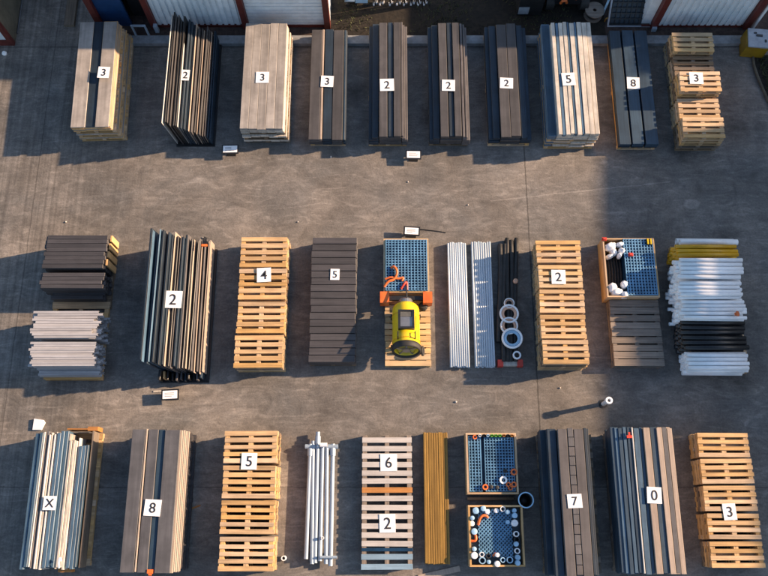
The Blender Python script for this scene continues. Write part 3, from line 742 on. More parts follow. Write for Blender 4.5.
gp_ = MB().box(-xw + .051, xw - .051, y0 + .051, y1 - .18, rm + .005, rm + .025, TM).obj('panel', 'steel', mc)
MB().box(-xw + .051, xw - .051, y1 - .178, y1 - .051, rm + .005, rm + .035, TM).obj('display', 'glass_dark', gp_)
b = MB().lathe([(0, -.02), (.15, -.02), (.17, .03), (.12, .1), (.05, .12), (0, .12)], 18, TM @ Matrix.Translation((0, Lm / 2 + .06, .12)) @ Matrix.Rotation(R(-60), 4, 'X')); b.obj('rear_motor', 'steel', mc)
MB().tube((TM @ Vector((.02, Lm / 2 + .02, .25))), (TM @ Vector((.02, Lm / 2 + .42, .28))), .018).obj('hose', 'black', mc)
b = MB().torus((0, 0, 0), .09, .035, 18, 8); o = b.obj('wheel', 'rubber', mc, (.40, -.50, .14)); o.rotation_euler = (0, R(75), 0)
ck = MB()
for yy in (-.45, .3):
    ck.box(-.36, -.2, yy, yy + .07, 0, .26).box(.2, .36, yy, yy + .07, 0, .26).box(-.199, .199, yy, yy + .07, 0, .06)
ck.obj('cradle', 'black', mc)
o = MB().lathe([(0, 0), (.1, 0), (.115, .05), (.07, .12), (0, .13)], 12).obj('coiled_cable', 'rubber', None, (*G(423, 307, .15), .147)); tag(o, 'small grey drum beside the yellow machine\'s rear end', 'drum')

# pipes : generic tube bundle
TUB = {}
def pipe(name, L_, r, axis, m, loc, label, cat, group, hollow=True, rz=0):
    key = (name, round(L_, 2), round(r, 3), axis, m)
    if key not in TUB:
        b = MB(); e = (L_, 0, 0) if axis == 'x' else (0, L_, 0)
        b.tube((0, 0, 0), e, r, r * .84 if hollow else None, 12); TUB[key] = b.mesh(name, m, False)
        for p_ in TUB[key].polygons: p_.use_smooth = abs(p_.normal.x if axis == 'x' else p_.normal.y) < .5
    return tag(link(name, TUB[key], None, loc, rz), label, cat, group)
def ybundle(phrase, word, px0, px1, py0, py1, nx, nl, m, name, cat, hollow=True, square=False, jit=.02):
    z0 = .0; r = None
    xa = G(px0, py0, .25)[0]; xb = G(px1, py0, .25)[0]; yb = G(px0, py0, .25)[1]; ya = G(px0, py1, .25)[1]
    d = (xb - xa) / nx; r = d / 2
    for L_ in range(nl):
        odd = (L_ % 2) and not square
        for i in range(nx - (1 if odd else 0)):
            x = xa + d * (i + .5 + (.5 if odd else 0)); lab = '%s, %s layer up, %s from the left, in %s' % (word, ORD[L_], ORD[i], phrase)
            j = U(-jit, jit)
            if square: plank(name, d - .006, yb - ya, d - .006, m, (x - r, ya + j, L_ * d), lab, cat, name + 's of ' + phrase, U(-.002, .002))
            else: pipe(name, yb - ya, r * .97, 'y', m, (x, ya + j, r + L_ * d * .87), lab, cat, name + 's of ' + phrase, hollow, U(-.002, .002))
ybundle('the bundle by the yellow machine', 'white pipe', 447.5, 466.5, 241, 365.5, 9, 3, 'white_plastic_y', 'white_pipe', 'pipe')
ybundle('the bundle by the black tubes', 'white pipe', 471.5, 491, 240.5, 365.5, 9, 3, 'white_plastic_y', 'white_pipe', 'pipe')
# black hoses with rings
for i, (p0, p1, q0) in enumerate(((500, 499, 245), (504, 503, 245), (507.5, 507, 239), (511, 511, 241), (515.5, 515, 239))):
    for L_ in range(2):
        a = G(p0, q0, .1); c = G(p1, 362 - (i == 0) * 20, .1); n = 14; pts = []
        for k_ in range(n + 1):
            s_ = k_ / n; pts.append(Vector((a[0] + (c[0] - a[0]) * s_ + .018 * math.sin(s_ * 5 + i * 2), a[1] + (c[1] - a[1]) * s_, .055 + L_ * .1)))
        o0 = pts[0].copy(); b = MB().path([p_ - o0 for p_ in pts], .056, 10)
        tag(b.obj('black_tube', 'rubber', None, o0, smooth=True), 'black tube, %s layer up, %s from the left, under the white rings' % (ORD[L_], ORD[i]), 'tube', 'black tubes beside the white pipes')
zr = .212
for nm, px, py, r_, z in (('small top', 509, 303.5, .13, zr), ('large upper', 509, 314, .235, zr + .012), ('tilted middle', 509, 326, .215, zr), ('largest lower', 512, 338.5, .255, zr + .05)):
    x, y = G(px, py, z); t = thing('pipe_collar', '%s white collar ring on the black tubes' % nm, 'ring', (x, y, z), 0, 'collar rings on the black tubes')
    MB().lathe([(r_ * .80, 0), (r_, 0), (r_, .05), (r_ * .93, .07), (r_ * .84, .06), (r_ * .80, .02), (r_ * .80, 0)], 28).obj('rim', 'white_plastic', t, smooth=True)
    MB().lathe([(r_ * .52, .0), (r_ * .795, .0), (r_ * .795, .03), (r_ * .68, .04), (r_ * .52, .02), (r_ * .52, 0)], 28).obj('liner', 'copper_ring' if 'largest' not in nm else 'light_blue', t, smooth=True)
ring('small white ring near the front end of the black tubes', 517, 355, .21, .10, .035, 'white_plastic')
tag(MB().lathe([(0, 0), (.06, 0), (.06, .06), (.03, .08), (0, .08)], 14).obj('cap', 'copper_ring', None, (*G(515.3, 281.5, .2), .2)), 'copper-coloured cap on the rightmost black tube', 'cap')
eb = thing('end_bar', 'pale bar with red ends across the front of the black tubes', 'bar', (*G(510, 363.5, .1), 0))
MB().box(-.17, .17, -.06, .06, 0, .13).obj('bar', 'cream', eb)
for s_ in (-1, 1): MB().box(s_ * .235 - .065, s_ * .235 + .065, -.08, .08, 0, .17).obj('end_cap', 'red_plastic', eb)

# pallet stack 2
pallet_stack(536, 580, 239.5, 365, .73, [5, 5, 5, 5, 5], ['pallet_wood', 'pallet_wood', 'pallet_wood', 'pale_wood', 'pallet_wood'], 'the pallet stack beside the black tubes', 'pallets in stack 2', 4)
card('2', 551.5, 565.5, 270, 284, .74, 'the middle-row pallet stack')

# crate with white bags and blue mesh
ph = 'the crate right of pallet stack 2'
xa, yb = G(602.5, 238, .5); xb = G(654, 238, .5)[0]; ya = G(602.5, 297, .5)[1]
crate('open wooden crate of white sacks and blue mesh right of pallet stack 2', xa, xb, ya, yb, .5, 'pallet_wood')
grid_panel('blue mesh panel in the right half of ' + ph, xa + .5, xb - .04, ya + .05, yb - .02, .44, 10, 19, bw=.34)
for k_ in range(6):
    tag(MB().box(0, xb - xa - .56, 0, yb - ya - .12, 0, .048).obj('folded_mesh', 'mesh_blue', None, (xa + .5, ya + .06, .131 + .05 * k_)), 'folded blue mesh, %s from the bottom of %s' % (ORD[k_], ph), 'mesh', 'folded blue mesh in the right crate')
for k_ in range(6):
    a = Vector((xa + .1 + .07 * k_, yb - .3, .2)); c = Vector((xa + .1 + .07 * k_, ya + .3, .2))
    tag(MB().path([Vector((0, 0, 0)), (c - a) * .5 + Vector((.02, 0, .03)), c - a], .034, 8).obj('black_hose', 'rubber', None, (a.x, a.y, .185)), 'black hose, %s from the left between white sacks in the crate' % ORD[k_], 'hose', 'black hoses in the right crate')
def sack(px, py, z, sx_, sy_, label, rz):
    x, y = G(px, py, z); b = bmesh.new(); bmesh.ops.create_icosphere(b, subdivisions=3, radius=1)
    for v in b.verts:
        n_ = .12 * math.sin(5 * v.co.x + px) * math.cos(4 * v.co.y + py) + .06 * math.sin(11 * v.co.y + 7 * v.co.z)
        c = v.co * (1 + n_); v.co = Vector((math.copysign(abs(c.x) ** .8, c.x) * sx_, math.copysign(abs(c.y) ** .8, c.y) * sy_, c.z * .13))
    me = bpy.data.meshes.new('sack'); b.to_mesh(me); b.free(); me.materials.append(MATS['white_plastic'])
    for p_ in me.polygons: p_.use_smooth = True
    return tag(link('sack', me, None, (x, y, z), rz), label, 'sack', 'white sacks in the right crate')
for i, (px, py, a, c, r_, lab) in enumerate(((610, 247, .15, .10, .3, 'long white sack at the back left of the crate'), (619.5, 245, .10, .06, 0, 'small white sack at the back middle of the crate'), (613, 252.5, .09, .09, .2, 'white sack below the back left sack'),
        (621.5, 251.5, .075, .09, .2, 'round white sack touching the mesh at the back'), (619, 256, .05, .07, 0, 'smallest white sack above the black hoses'), (609, 257, .1, .05, .2, 'flat white sack against the crate left wall'),
        (612, 288, .12, .12, .4, 'big white sack at the front left of the crate'), (624, 285, .08, .1, 0, 'white sack beside the mesh near the front'), (616.5, 292.5, .15, .09, .2, 'long white sack at the crate front'), (624, 295, .1, .09, .1, 'white sack in front beside the mesh'))):
    sack(px, py, .40 if i not in (2, 5) else .34, a, c, lab, r_)
for nm, px, py, m, z in (('red cap on the crate back left corner', 604, 239.5, 'red_plastic', .5), ('red cap lying on the blue mesh of the right crate', 630.5, 255, 'red_plastic', .503)):
    tag(MB().box(-.055, .055, -.04, .04, 0, .05).box(-.035, .035, -.025, .025, .0501, .075).obj('plastic_stopper', m, None, (*G(px, py, z), z)), nm, 'cap')
yk_ = thing('yellow_clip', 'yellow and black clip on the crate back right corner', 'clip', (*G(649, 242, .503), .503))
MB().box(-.07, .07, -.08, .08, 0, .02).obj('plate', 'black', yk_); MB().box(-.055, -.02, -.07, .07, .0205, .05).box(.02, .055, -.07, .07, .0205, .05).obj('jaw', 'yellow_paint', yk_)
for px in (629, 653):
    pass
xa3, yb3 = G(609, 300, .3); xb3 = G(658, 300, .3)[0]; ya3 = G(609, 366, .3)[1]
for k_ in range(2):
    pallet(xb3 - xa3, yb3 - ya3, 9, 'grey_wood', (xa3, ya3, k_ * .146), '%s grey boarded pallet in front of the sack crate' % ('upper' if k_ else 'lower'), 'grey pallets before the sack crate', closed=True)

# horizontal pipe bundles on the right
def xbundle(phrase, word, px0, px1, py0, py1, zt, zb, r, m, name, jit=.05):
    ymid = (py0 + py1) / 2
    xa = G(px0, ymid, zt)[0]; xb = G(px1, ymid, zt)[0]; yb = G(384, py0, zt)[1]; ya = G(384, py1, zt)[1]
    n = max(1, int(round((yb - ya) / (2 * r)))); r = (yb - ya) / n / 2; nl = max(1, int((zt - zb - 2 * r) / (1.74 * r)) + 1)
    for L_ in range(nl):
        odd = L_ % 2
        for i in range(n - (odd if n > 1 else 0)):
            y = ya + r * (2 * i + 1 + odd)
            lab = '%s, %s layer up, %s from front, in %s' % (word, ORD[L_], ORD[i], phrase)
            pipe(name, xb - xa, r * .96, 'x', m, (xa + U(-jit, jit), y, zb + r + L_ * 1.74 * r), lab, 'pipe', 'pipes of ' + phrase, True, U(-.013, .013))
    return xa, xb, ya, yb
pb = pallet(1.55, 3.2, 16, 'pallet_wood', (G(686, 372, .1)[0] - .06, G(690, 372, .1)[1] - .02, 0), 'long wooden pallet under the right-hand pipe bundles', 'pallets under long piles')
xbundle('the rearmost pipe bundle', 'white pipe', 681, 739, 237, 243, .66, .147, .065, 'white_plastic', 'white_pipe')
xbundle('the yellow pipe bundle', 'yellow pipe', 677, 738, 243.5, 256, .84, .147, .055, 'ochre_plastic', 'yellow_pipe')
xbundle('the white bundle beside the yellow pipes', 'white pipe', 680, 743, 257, 278, 1.0, .147, .048, 'white_plastic', 'white_pipe', .09)
xbundle('the middle white bundle at right', 'white pipe', 680, 742, 279, 298, .98, .147, .048, 'white_plastic', 'white_pipe', .09)
xbundle('the white bundle beside the black pipes', 'white pipe', 683, 746, 299, 318, .94, .147, .050, 'white_plastic', 'white_pipe', .09)
xbundle('the black pipe bundle', 'black pipe', 684, 748, 318.5, 349, .78, .147, .06, 'black_x', 'black_pipe', .05)
xbundle('the frontmost pipe bundle', 'pale white pipe', 688, 749, 350.5, 371.5, .68, .147, .05, 'white_plastic', 'white_pipe', .03)
tag(MB().box(-.05, .05, -.035, .035, 0, .04).box(-.03, .03, -.06, .06, .0405, .055).obj('orange_clip', 'orange_plastic', None, (*G(737, 314, .95), .93)), 'orange clip on the white pipes next to the black ones', 'clip')

# ---- front row
# X : sheets in a wooden frame
ph = "the front stack marked X"
xa, yb = G(29, 432, .62); xb = G(103, 432, .12)[0]; ya = G(29, 569, .62)[1]
xa = G(36, 440, .62)[0]
pallet(xb - xa - .02, yb - ya - .02, 14, 'pallet_wood', (xa + .03, ya + .05, 0), 'long wooden pallet under the front stack marked X', 'pallets under long piles')
fm_ = thing('side_frame', 'dark yellow wooden side frame along the right of the stack marked X', 'frame', (xb - .1, ya + .02, .147))
MB().box(.0, .035, 0, yb - ya + .02, 0, .36).obj('side_board', 'old_wood_y', fm_); MB().box(-.13, .1, yb - ya + .025, yb - ya + .12, 0, .33).obj('end_block', 'orange_wood_x', fm_)
MB().box(-.6, -.135, yb - ya + .05, yb - ya + .08, 0, .34).obj('rear_rail', 'orange_wood_x', fm_); MB().box(-.5, -.2, -.1, -.02, 0, .2).obj('front_block', 'orange_wood_x', fm_)
strip = [('slate_blue', 4), ('slate_blue', 3.4), ('white_sheet', 1.3), ('brown', 1.3), ('grey_beige', 2), ('white_sheet', 1.6), ('cream', 1.8), ('beige', 1.4), ('white_sheet', 1.6), ('cream', 1.1), ('slate_blue', 3.4), ('slate_blue', 3.4), ('slate_blue', 3.4), ('beige', 1.5), ('cream', 2.5), ('cream', 2.4), ('cream', 2.4), ('white_sheet', 1.6), ('slate_blue', 3.2), ('slate_blue', 3.4), ('mid_blue', 2.4)]
tot = sum(q[1] for q in strip); x = xa + .02; Wt = xb - .13 - x
for i, (m, wd) in enumerate(strip):
    ww = Wt * wd / tot; hh = .54 - .16 * (i / 20) ** 1.6 + U(-.025, .02) + (.02 if 'blue' in m else 0)
    if i >= 18: hh = .44
    plank('sheet', ww * .9, yb - ya - U(0, .08) - (.14 if 13 < i < 18 else 0.25 if i >= 18 else 0), hh, m, (x, ya + U(-.02, .05), .147), '%s sheet standing on edge, %s from the left in %s' % (WORD[m], ORD[i], ph), 'sheet', 'sheets of ' + ph, U(-.003, .003))
    x += ww
card('X', 43.5, 56, 496, 510, .715, 'the front row stack of thin sheets')
curl('white bent tube on the front end of the stack marked X', [(59, 568, .70), (58.5, 562, .74), (60, 557, .74), (61, 561, .72)], .022, 'white_plastic', 'bent_tube', 'tube')
# 8
ph = 'the grey-topped front stack'
c8 = [(0, .27, 'grey_beige'), (.28, .315, 'tan', .004), (.33, .53, 'grey_beige', -.006), (.53, .66, 'mid_blue', -.03), (.665, .97, 'grey_beige')]
c8a = [(0, .33, 'tan'), (.33, .66, 'brown'), (.66, 1, 'tan')]; c8b = [(0, .33, 'brown'), (.33, .66, 'brown'), (.66, 1, 'brown')]
q8 = board_stack(ph, 132, 181, 429, 572.5, .95, [(.045, c8a), (.045, c8b), (.05, c8a), (.045, c8b), (.05, c8a), (.045, c8b), (.05, c8a), (.045, c8b), (.05, [(0, .66, 'brown'), (.66, 1, 'tan')]), (.055, c8)], 3, 'dark_board', noun='panel', flare=.16)
card('8', 144.5, 161, 499.5, 516, q8[4] + .003, 'the grey panel stack in the front row')
tag(MB().box(-.06, .06, -.05, .03, 0, .06).box(-.03, .03, -.09, -.051, .01, .05).obj('orange_clamp', 'orange_plastic', None, (*G(150, 571, q8[4]), q8[4] - .05)), 'orange clamp at the front end of the stack numbered 8', 'clamp')
# pallets 5
pallet_stack(226, 278, 430, 572, .7, [5, 5, 5, 5], ['pallet_wood', 'pallet_wood', 'pallet_wood', 'pallet_wood'], 'the pallet stack beside the poles', 'pallets in stack 5')
card('5', 241.5, 257, 453, 469.5, .735, 'the front-row pallet stack')
# galvanised poles
ph = 'the loose pole group'
for i, (p0, q0, p1, q1, nm) in enumerate(((310.5, 444, 306, 559, 'shortest left'), (313, 441, 312, 564, 'second'), (318, 432, 315, 563, 'longest, sticking out behind'), (322.5, 446, 320, 561, 'middle'), (327, 447, 326, 564, 'second from right'), (333, 444, 330.5, 566, 'rightmost'))):
    z = .153; a = Vector((*G(p0, q0, z), z)); c = Vector((*G(p1, q1, z), z)); t = thing('steel_pole', '%s galvanised pole of the loose group in the front row' % nm, 'pole', a, 0, 'galvanised poles in the front row')
    MB().tube((0, 0, 0), c - a, .049, .040, 16).obj('shaft', 'galvanised', t)
    if i in (0, 2, 5):
        e = (c - a).normalized(); MB().tube(e * .10, e * .27, .066, .0495, 16).obj('coupling', 'galvanised', t)
        if i != 2: MB().tube(e * .06 + Vector((-.12, 0, 0)), e * .06 + Vector((.12, 0, 0)), .055, None, 14).obj('tee_stub', 'galvanised', t)
for px, py in ((322, 452), (319, 555)):
    x, y = G(px, py, .05); lab = 'rear' if py < 500 else 'front'
    tag(MB().box(-.3, .3, -.04, .04, 0, .096).obj('support_batten', 'old_wood_x', None, (x, y, 0)), '%s dark batten carrying the galvanised poles' % lab, 'batten')
x, y = G(330, 557, .22); tag(MB().tube((-.22, 0, 0), (.16, 0, 0), .03, None, 12).obj('cross_tube', 'galvanised', None, (x, y, .24)), 'short cross tube over the front ends of the poles', 'tube')
x, y = G(323, 445, .23); tag(MB().tube((-.06, 0, 0), (.1, 0, 0), .05, .04, 14).obj('short_sleeve', 'white_plastic', None, (x, y, .262)), 'short white sleeve lying across the rear pole ends', 'sleeve')
tag(MB().tube((0, 0, 0), (0, 0, .07), .035, .025, 14).obj('small_fitting', 'white_plastic', None, (*G(322.5, 538, .25), .205)), 'small white fitting standing on the middle poles', 'fitting')
# white slatted deck 6 2
ph = 'the slatted white deck'
xa, yb = G(362, 437, .3); xb = G(412, 437, .3)[0]; ya = G(362, 568, .3)[1]
for i in range(3):
    xx = (xa + .016, (xa + xb) / 2 - .05, xb - .116)[i]
    b = MB().box(0, .1, 0, yb - ya + .06, 0, .22)
    tag(b.obj('bearer', 'grey_wood_y', None, (xx, ya - .01, 0)), '%s grey bearer under the slatted white deck' % ('left', 'middle', 'right')[i], 'bearer', 'bearers of the slatted deck')
ys = [571 - 436] and [440, 448.5, 456, 464.5, 473, 481, 490, 498.5, 507.5, 516.5, 526, 535, 543.5, 548.5, 557, 567]
for i, py in enumerate(ys):
    m = 'card'; wd = .105; dz = 0
    mm = {6: 'orange_wood_x', 13: 'mesh_blue', 14: 'shaded_slat', 15: 'shaded_slat'}.get(i, 'slat')  # front three slats coloured blue for the shade falling on them
    if 'slat' not in MATS:
        mat('slat', (.42, .40, .38), .6, 'x', .08, .14, dirt=.12); mat('shaded_slat', (.19, .29, .38), .5, 'x', .08, .12)
    word = {6: 'orange', 13: 'dark blue', 14: 'blue-shaded', 15: 'blue-shaded'}.get(i, 'off-white')
    lab = '%s slat, %s from the back of the slatted deck' % (word, ORD[i])
    y = G(384, py, .25)[1]
    plank('slat', xb - xa - U(0, .012), .12 if i != 13 else .07, .012, mm, (xa + U(-.0, .01), y - .06, .221), lab, 'slat', 'slats of the slatted deck', U(-.006, .006))
card('6', 380.5, 397, 454, 471, .236, 'the slatted white deck, rear half'); card('2', 379.5, 395.5, 514, 532.5, .236, 'the slatted white deck, front half')
# golden bars
ybundle('the golden bar bundle', 'golden bar', 423.5, 447.5, 432.5, 564, 10, 4, 'gold', 'golden_bar', 'bar', square=True, jit=.015)
# crates of mesh
xa, yb = G(466, 432.5, .5); xb = G(516.5, 432.5, .5)[0]; ya = G(466, 494, .5)[1]
crate('wooden crate of blue mesh behind the crate of cut pipes', xa, xb, ya, yb, .42, 'pallet_wood', .04)
grid_panel('wide blue mesh panel in the rear front-row crate', xa + .42, xb - .06, ya + .06, yb - .1, .32, 10, 18, bw=.3)
grid_panel('narrow blue mesh panel in the rear front-row crate, left side', xa + .06, xa + .35, ya + .06, yb - .06, .30, 4, 18, base='mesh_dark')
for k_ in range(3):
    tag(MB().box(0, xb - xa - .14, 0, yb - ya - .14, 0, .052).obj('folded_mesh', 'mesh_blue', None, (xa + .07, ya + .07, .131 + .055 * k_)), 'folded blue mesh, %s from the bottom of the rear front-row crate' % ORD[k_], 'mesh', 'folded mesh in the rear front-row crate')
for nm, px, py, r_, m in (('orange ring at the right wall of the rear front-row crate', 514, 472, .075, 'orange_plastic'), ('white ring between orange rings in the mesh crate', 503.5, 480, .085, 'white_plastic'), ('orange ring next to the white ring', 508.5, 484.5, .055, 'orange_plastic'),
        ('orange ring in the front right corner of the mesh crate', 514, 484.5, .065, 'orange_plastic'), ('orange ring at the front edge of the mesh crate', 485.5, 487, .065, 'orange_plastic'), ('orange ring at the back left of the mesh crate', 475, 437, .05, 'orange_plastic'), ('lowest orange ring in the front right corner', 510.5, 488, .05, 'orange_plastic')):
    ring(nm, px, py, .383, r_, r_ * .45, m, .05, group='rings on the mesh crate')
for px, py, nm in ((491, 487, 'left'), (497, 487.5, 'right'), (505, 471, 'rear')):
    tag(MB().lathe([(0, 0), (.045, 0), (.045, .04), (.02, .05), (0, .05)], 14).obj('plug', 'rubber', None, (*G(px, py, .383), .383)), '%s black cap lying on the blue mesh of the rear front-row crate' % nm, 'cap')
for i, px in enumerate((480, 484, 488, 492, 496, 500, 504, 508, 512)):
    m = ['white_plastic', 'black', 'light_blue', 'green_plastic', 'green_plastic', 'green_plastic', 'orange_wood_x', 'black', 'orange_wood_x'][i]
    w_ = {'white_plastic': 'white', 'black': 'black', 'light_blue': 'light blue', 'green_plastic': 'green', 'orange_wood_x': 'brown'}[m]
    tag(MB().tube((0, 0, 0), (0, 0, .16), .032, .022, 12).obj('small_fitting', m, None, (*G(px, 435.5, .45), .302)), '%s small fitting, %s from left along the crate back wall' % (w_, ORD[i]), 'fitting', 'small fittings along the crate back wall')
xc, yd = G(466, 497, .14); 
pallet(xb - xa - .12, .42, 2, 'old_wood', (xa + .02, yd - .32, 0), 'dark narrow pallet between the two front-row crates', 'pallets under long piles') if False else None
b = MB().box(0, xb - xa - .1, 0, .06, 0, .12); tag(b.obj('timber_rail', 'old_wood_x', None, (xa + .03, G(384, 500, .1)[1], 0)), 'dark timber rail on the ground between the front-row crates', 'rail')
xa, yb = G(468.5, 505, .5); xb = G(523, 505, .5)[0]; ya = G(468.5, 567, .5)[1]
crate('wooden crate of cut white pipes round blue netting, front row', xa, xb, ya, yb, .42, 'pallet_wood', .04)
grid_panel('blue diamond netting in the middle of the crate of cut pipes', xa + .22, xb - .24, ya + .2, yb - .08, .265, 9, 12, base='mesh_dark', diag=True)
for k_ in range(2):
    tag(MB().box(0, xb - xa - .1, 0, yb - ya - .1, 0, .062).obj('folded_mesh', 'mesh_dark', None, (xa + .05, ya + .05, .131 + .065 * k_)), 'folded dark mesh, %s from the bottom of the cut pipe crate' % ORD[k_], 'mesh', 'folded mesh in the cut pipe crate')
cap_ = lambda r_, m: None
lst = [(476, 510.5, .075, 'b', 'f'), (483.5, 508.5, .06, 'b', 'f'), (487.5, 511.5, .055, 'w', 'f'), (496.5, 510.5, .055, 'w', 'f'), (503, 509, .06, 'w', 'o'), (508, 512, .05, 'b', 'f'), (514.5, 510.5, .05, 'b', 'f'), (515, 515.5, .06, 'b', 'f'),
       (472.5, 518, .05, 'b', 'f'), (472, 523.5, .06, 'w', 'f'), (474.5, 531.5, .07, 'b', 'f'), (515, 523, .075, 'w', 'f'), (516.5, 534, .06, 'w', 'o'), (517, 539.5, .06, 'k', 'o'), (516.5, 544, .055, 'b', 'f'), (517.5, 551, .06, 'w', 'o'),
       (518, 557.5, .06, 'b', 'f'), (518, 563, .06, 'b', 'f'), (474.5, 549, .05, 'b', 'f'), (474.5, 555.5, .075, 'w', 'f'), (482, 554.5, .055, 'w', 'o'), (482.5, 560.5, .075, 'b', 'o'), (488.5, 556, .05, 'k', 'o'), (489, 562, .045, 'b', 'f'),
       (497.5, 564, .065, 'w', 'f'), (503, 560, .055, 'b', 'o'), (510, 560, .07, 'b', 'o'), (497.5, 555, .05, 'w', 'f'), (508, 522, .045, 'b', 'f')]
for i, (px, py, r_, cl, kd) in enumerate(lst):
    z = .262; hh = U(.12, .2); m = {'b': 'light_blue', 'w': 'white_plastic', 'k': 'rubber'}[cl]; wn = {'b': 'light blue', 'w': 'white', 'k': 'black'}[cl]
    side = 'left' if px < 478 else 'right' if px > 513 else 'back' if py < 525 else 'front'
    same = [q for q in lst[:i] if (('left' if q[0] < 478 else 'right' if q[0] > 513 else 'back' if q[1] < 525 else 'front') == side)]
    b = MB()
    if kd == 'o': b.tube((0, 0, 0), (0, 0, hh), r_, r_ * .72, 20)
    else: b.lathe([(0, 0), (r_, 0), (r_, hh - .02), (r_ * .9, hh), (r_ * .3, hh + .008), (0, hh + .008)], 20)
    tag(b.obj('cut_pipe', m, None, (*G(px, py, z + hh), z)), '%s %s cut pipe, %s along the %s wall of the pipe crate' % ('open' if kd == 'o' else 'capped', wn, ORD[len(same)], side), 'pipe', 'cut pipes standing in the crate')
curl('orange bent pipe at the back left of the pipe crate', [(478, 525, .35), (479.5, 519, .37), (482, 515.5, .37), (486, 515.5, .36), (488, 518, .35)], .03, 'orange_plastic')
curl('orange bent pipe at the left wall of the pipe crate', [(471, 541, .35), (476, 541, .37), (476, 536, .36), (474, 533.5, .35)], .028, 'orange_plastic')
tag(MB().path([Vector((0, 0, 0)), Vector((.05, .05, .02)), Vector((.1, .04, 0))], .026, 8).obj('pipe_bend', 'orange_plastic', None, (*G(493, 556, .33), .33)), 'small orange bend at the front of the pipe crate', 'pipe')
# bucket
bk = thing('bucket', 'black open bucket with pale blue rim right of the crates', 'bucket', (*G(524, 500.5, .15), 0))
MB().lathe([(0, .01), (.14, .01), (.165, .40), (.152, .40), (.13, .03), (0, .03)], 28).obj('shell', 'black', bk, smooth=True)
MB().lathe([(.153, .401), (.178, .401), (.178, .42), (.153, .42), (.153, .401)], 28).obj('rim', 'light_blue', bk)
# 7
ph = 'the brown-topped front stack'
c7l = [(0, .13, 'dark_blue'), (.14, .26, 'dark_blue'), (.27, .74, 'brown'), (.75, .88, 'dark_blue')]
c7m = [(.1, .26, 'dark_blue'), (.27, .74, 'brown'), (.75, .84, 'dark_blue')]
c7 = [(.275, .44, 'brown'), (.45, .555, 'brown', -.03), (.565, .735, 'brown'), (.745, .80, 'dark_blue', -.04)]
q7 = board_stack(ph, 542, 598, 428.5, 576, .9, [(.11, c7l), (.11, c7l), (.11, c7l), (.11, c7m), (.1, c7m), (.07, c7)], 2, 'old_wood', 'panel')
W7 = q7[1] - q7[0]; L7 = (q7[3] - q7[2]) / 15
for i in range(15):
    plank('short_block', W7 * .10, L7 - .008 + U(-.006, .002), .03, 'grey_beige' if i % 4 else 'brown', (q7[0] + W7 * .4525 + U(-.004, .004), q7[2] + .02 + L7 * i, q7[4] - .031), 'short grey-brown block, %s from front, in the groove of the brown-topped front stack' % ORD[i], 'block', 'blocks in the groove of the brown-topped stack', U(-.02, .02))
card('7', 567.5, 582, 494, 508, q7[4] + .003, 'the brown front-row stack')
for i, px in enumerate((559, 568, 578)):
    tag(MB().box(0, .07, 0, .14, 0, .08).obj('rear_stop', 'black', None, (*G(px, 429.5, q7[4]), q7[4] - .08)), '%s black stop behind the stack numbered 7' % ('left', 'middle', 'right')[i], 'stop', 'black stops behind stack 7') if False else None
# 0
ph = 'the blue-striped front stack'
lo0 = [(i * .085, i * .085 + .08, 'slate_blue' if i % 2 else 'mid_blue') for i in range(6)] + [(.52, .66, 'tan'), (.665, .78, 'mid_blue'), (.785, 1, 'tan')]
t0 = [(.06, .12, 'slate_blue', -.05), (.125, .19, 'mid_blue', -.03), (.2, .26, 'slate_blue', -.02), (.265, .33, 'mid_blue', -.01), (.335, .36, 'white_sheet', .012), (.37, .46, 'slate_blue'), (.465, .52, 'mid_blue', -.01), (.53, .64, 'tan', .03), (.65, .75, 'mid_blue', -.005), (.755, .845, 'tan', .02), (.85, .93, 'grey_beige', .005), (.935, 1.02, 'tan', -.02)]
q0 = board_stack(ph, 612, 672, 427, 574, .95, [(.1, lo0)] * 5 + [(.07, t0)], 2, 'grey_wood', 'panel')
card('0', 647, 661.5, 487, 503.5, q0[4] + .032, 'the blue and tan front-row stack')
rc = G(630, 436.5, .93); tag(MB().box(-.06, .06, -.03, .03, 0, .03).box(-.02, .02, .031, .1, 0, .02).obj('red_clamp', 'red_plastic', None, (rc[0], rc[1], q0[4] + .013)), 'small red clamp near the back of the stack numbered 0', 'clamp')
# pallets 3
pallet_stack(697, 748, 431, 569, .6, [4, 4, 4, 4, 4], ['pallet_wood', 'pallet_wood', 'pallet_wood', 'pallet_wood', 'pallet_wood'], 'the far right pallet stack', 'pallets in the front-row stack 3', 4)
card('3', 723, 736, 503.5, 520, .588, 'the front-row pallet stack at the far right')

# ------------------------------------------------------------ loose things on the ground
def placard(px0, px1, py0, py1, label, rz=0.0):
    z = .22; cx, cy = G((px0 + px1) / 2, (py0 + py1) / 2, z); w_ = G(px1, py0, z)[0] - G(px0, py0, z)[0]; h_ = G(px0, py0, z)[1] - G(px0, py1, z)[1]
    t = thing('placard', label, 'sign', (cx, cy, 0), rz, 'low placards on the ground')
    T = Matrix.Translation((0, 0, .2)) @ Matrix.Rotation(R(2), 4, 'X')
    MB().box(-w_ / 2 - .035, w_ / 2 + .035, -h_ / 2 - .035, h_ / 2 + .035, -.02, .0, T).obj('frame', 'black', t)
    sh = MB().box(-w_ / 2, w_ / 2, -h_ / 2, h_ / 2, .001, .008, T).obj('sheet', 'card', t)
    b = MB()
    for k_ in range(3): b.box(-w_ * .36, w_ * U(.05, .38), h_ * (.2 - .2 * k_) - .008, h_ * (.2 - .2 * k_) + .008, .0085, .0095, T)
    b.obj('faint_lines', 'faint_ink', sh)
    MB().box(-.03, .03, -.03, .03, 0, .175).box(-.12, .12, -.1, .1, 0, .015).obj('stand', 'black', t)
placard(223, 237, 145.5, 152, 'white placard on the ground between back-row fan and beige stack', .02)
placard(407, 420, 151, 157.5, 'white placard on the ground in front of the back row\'s fifth stack', -.02)
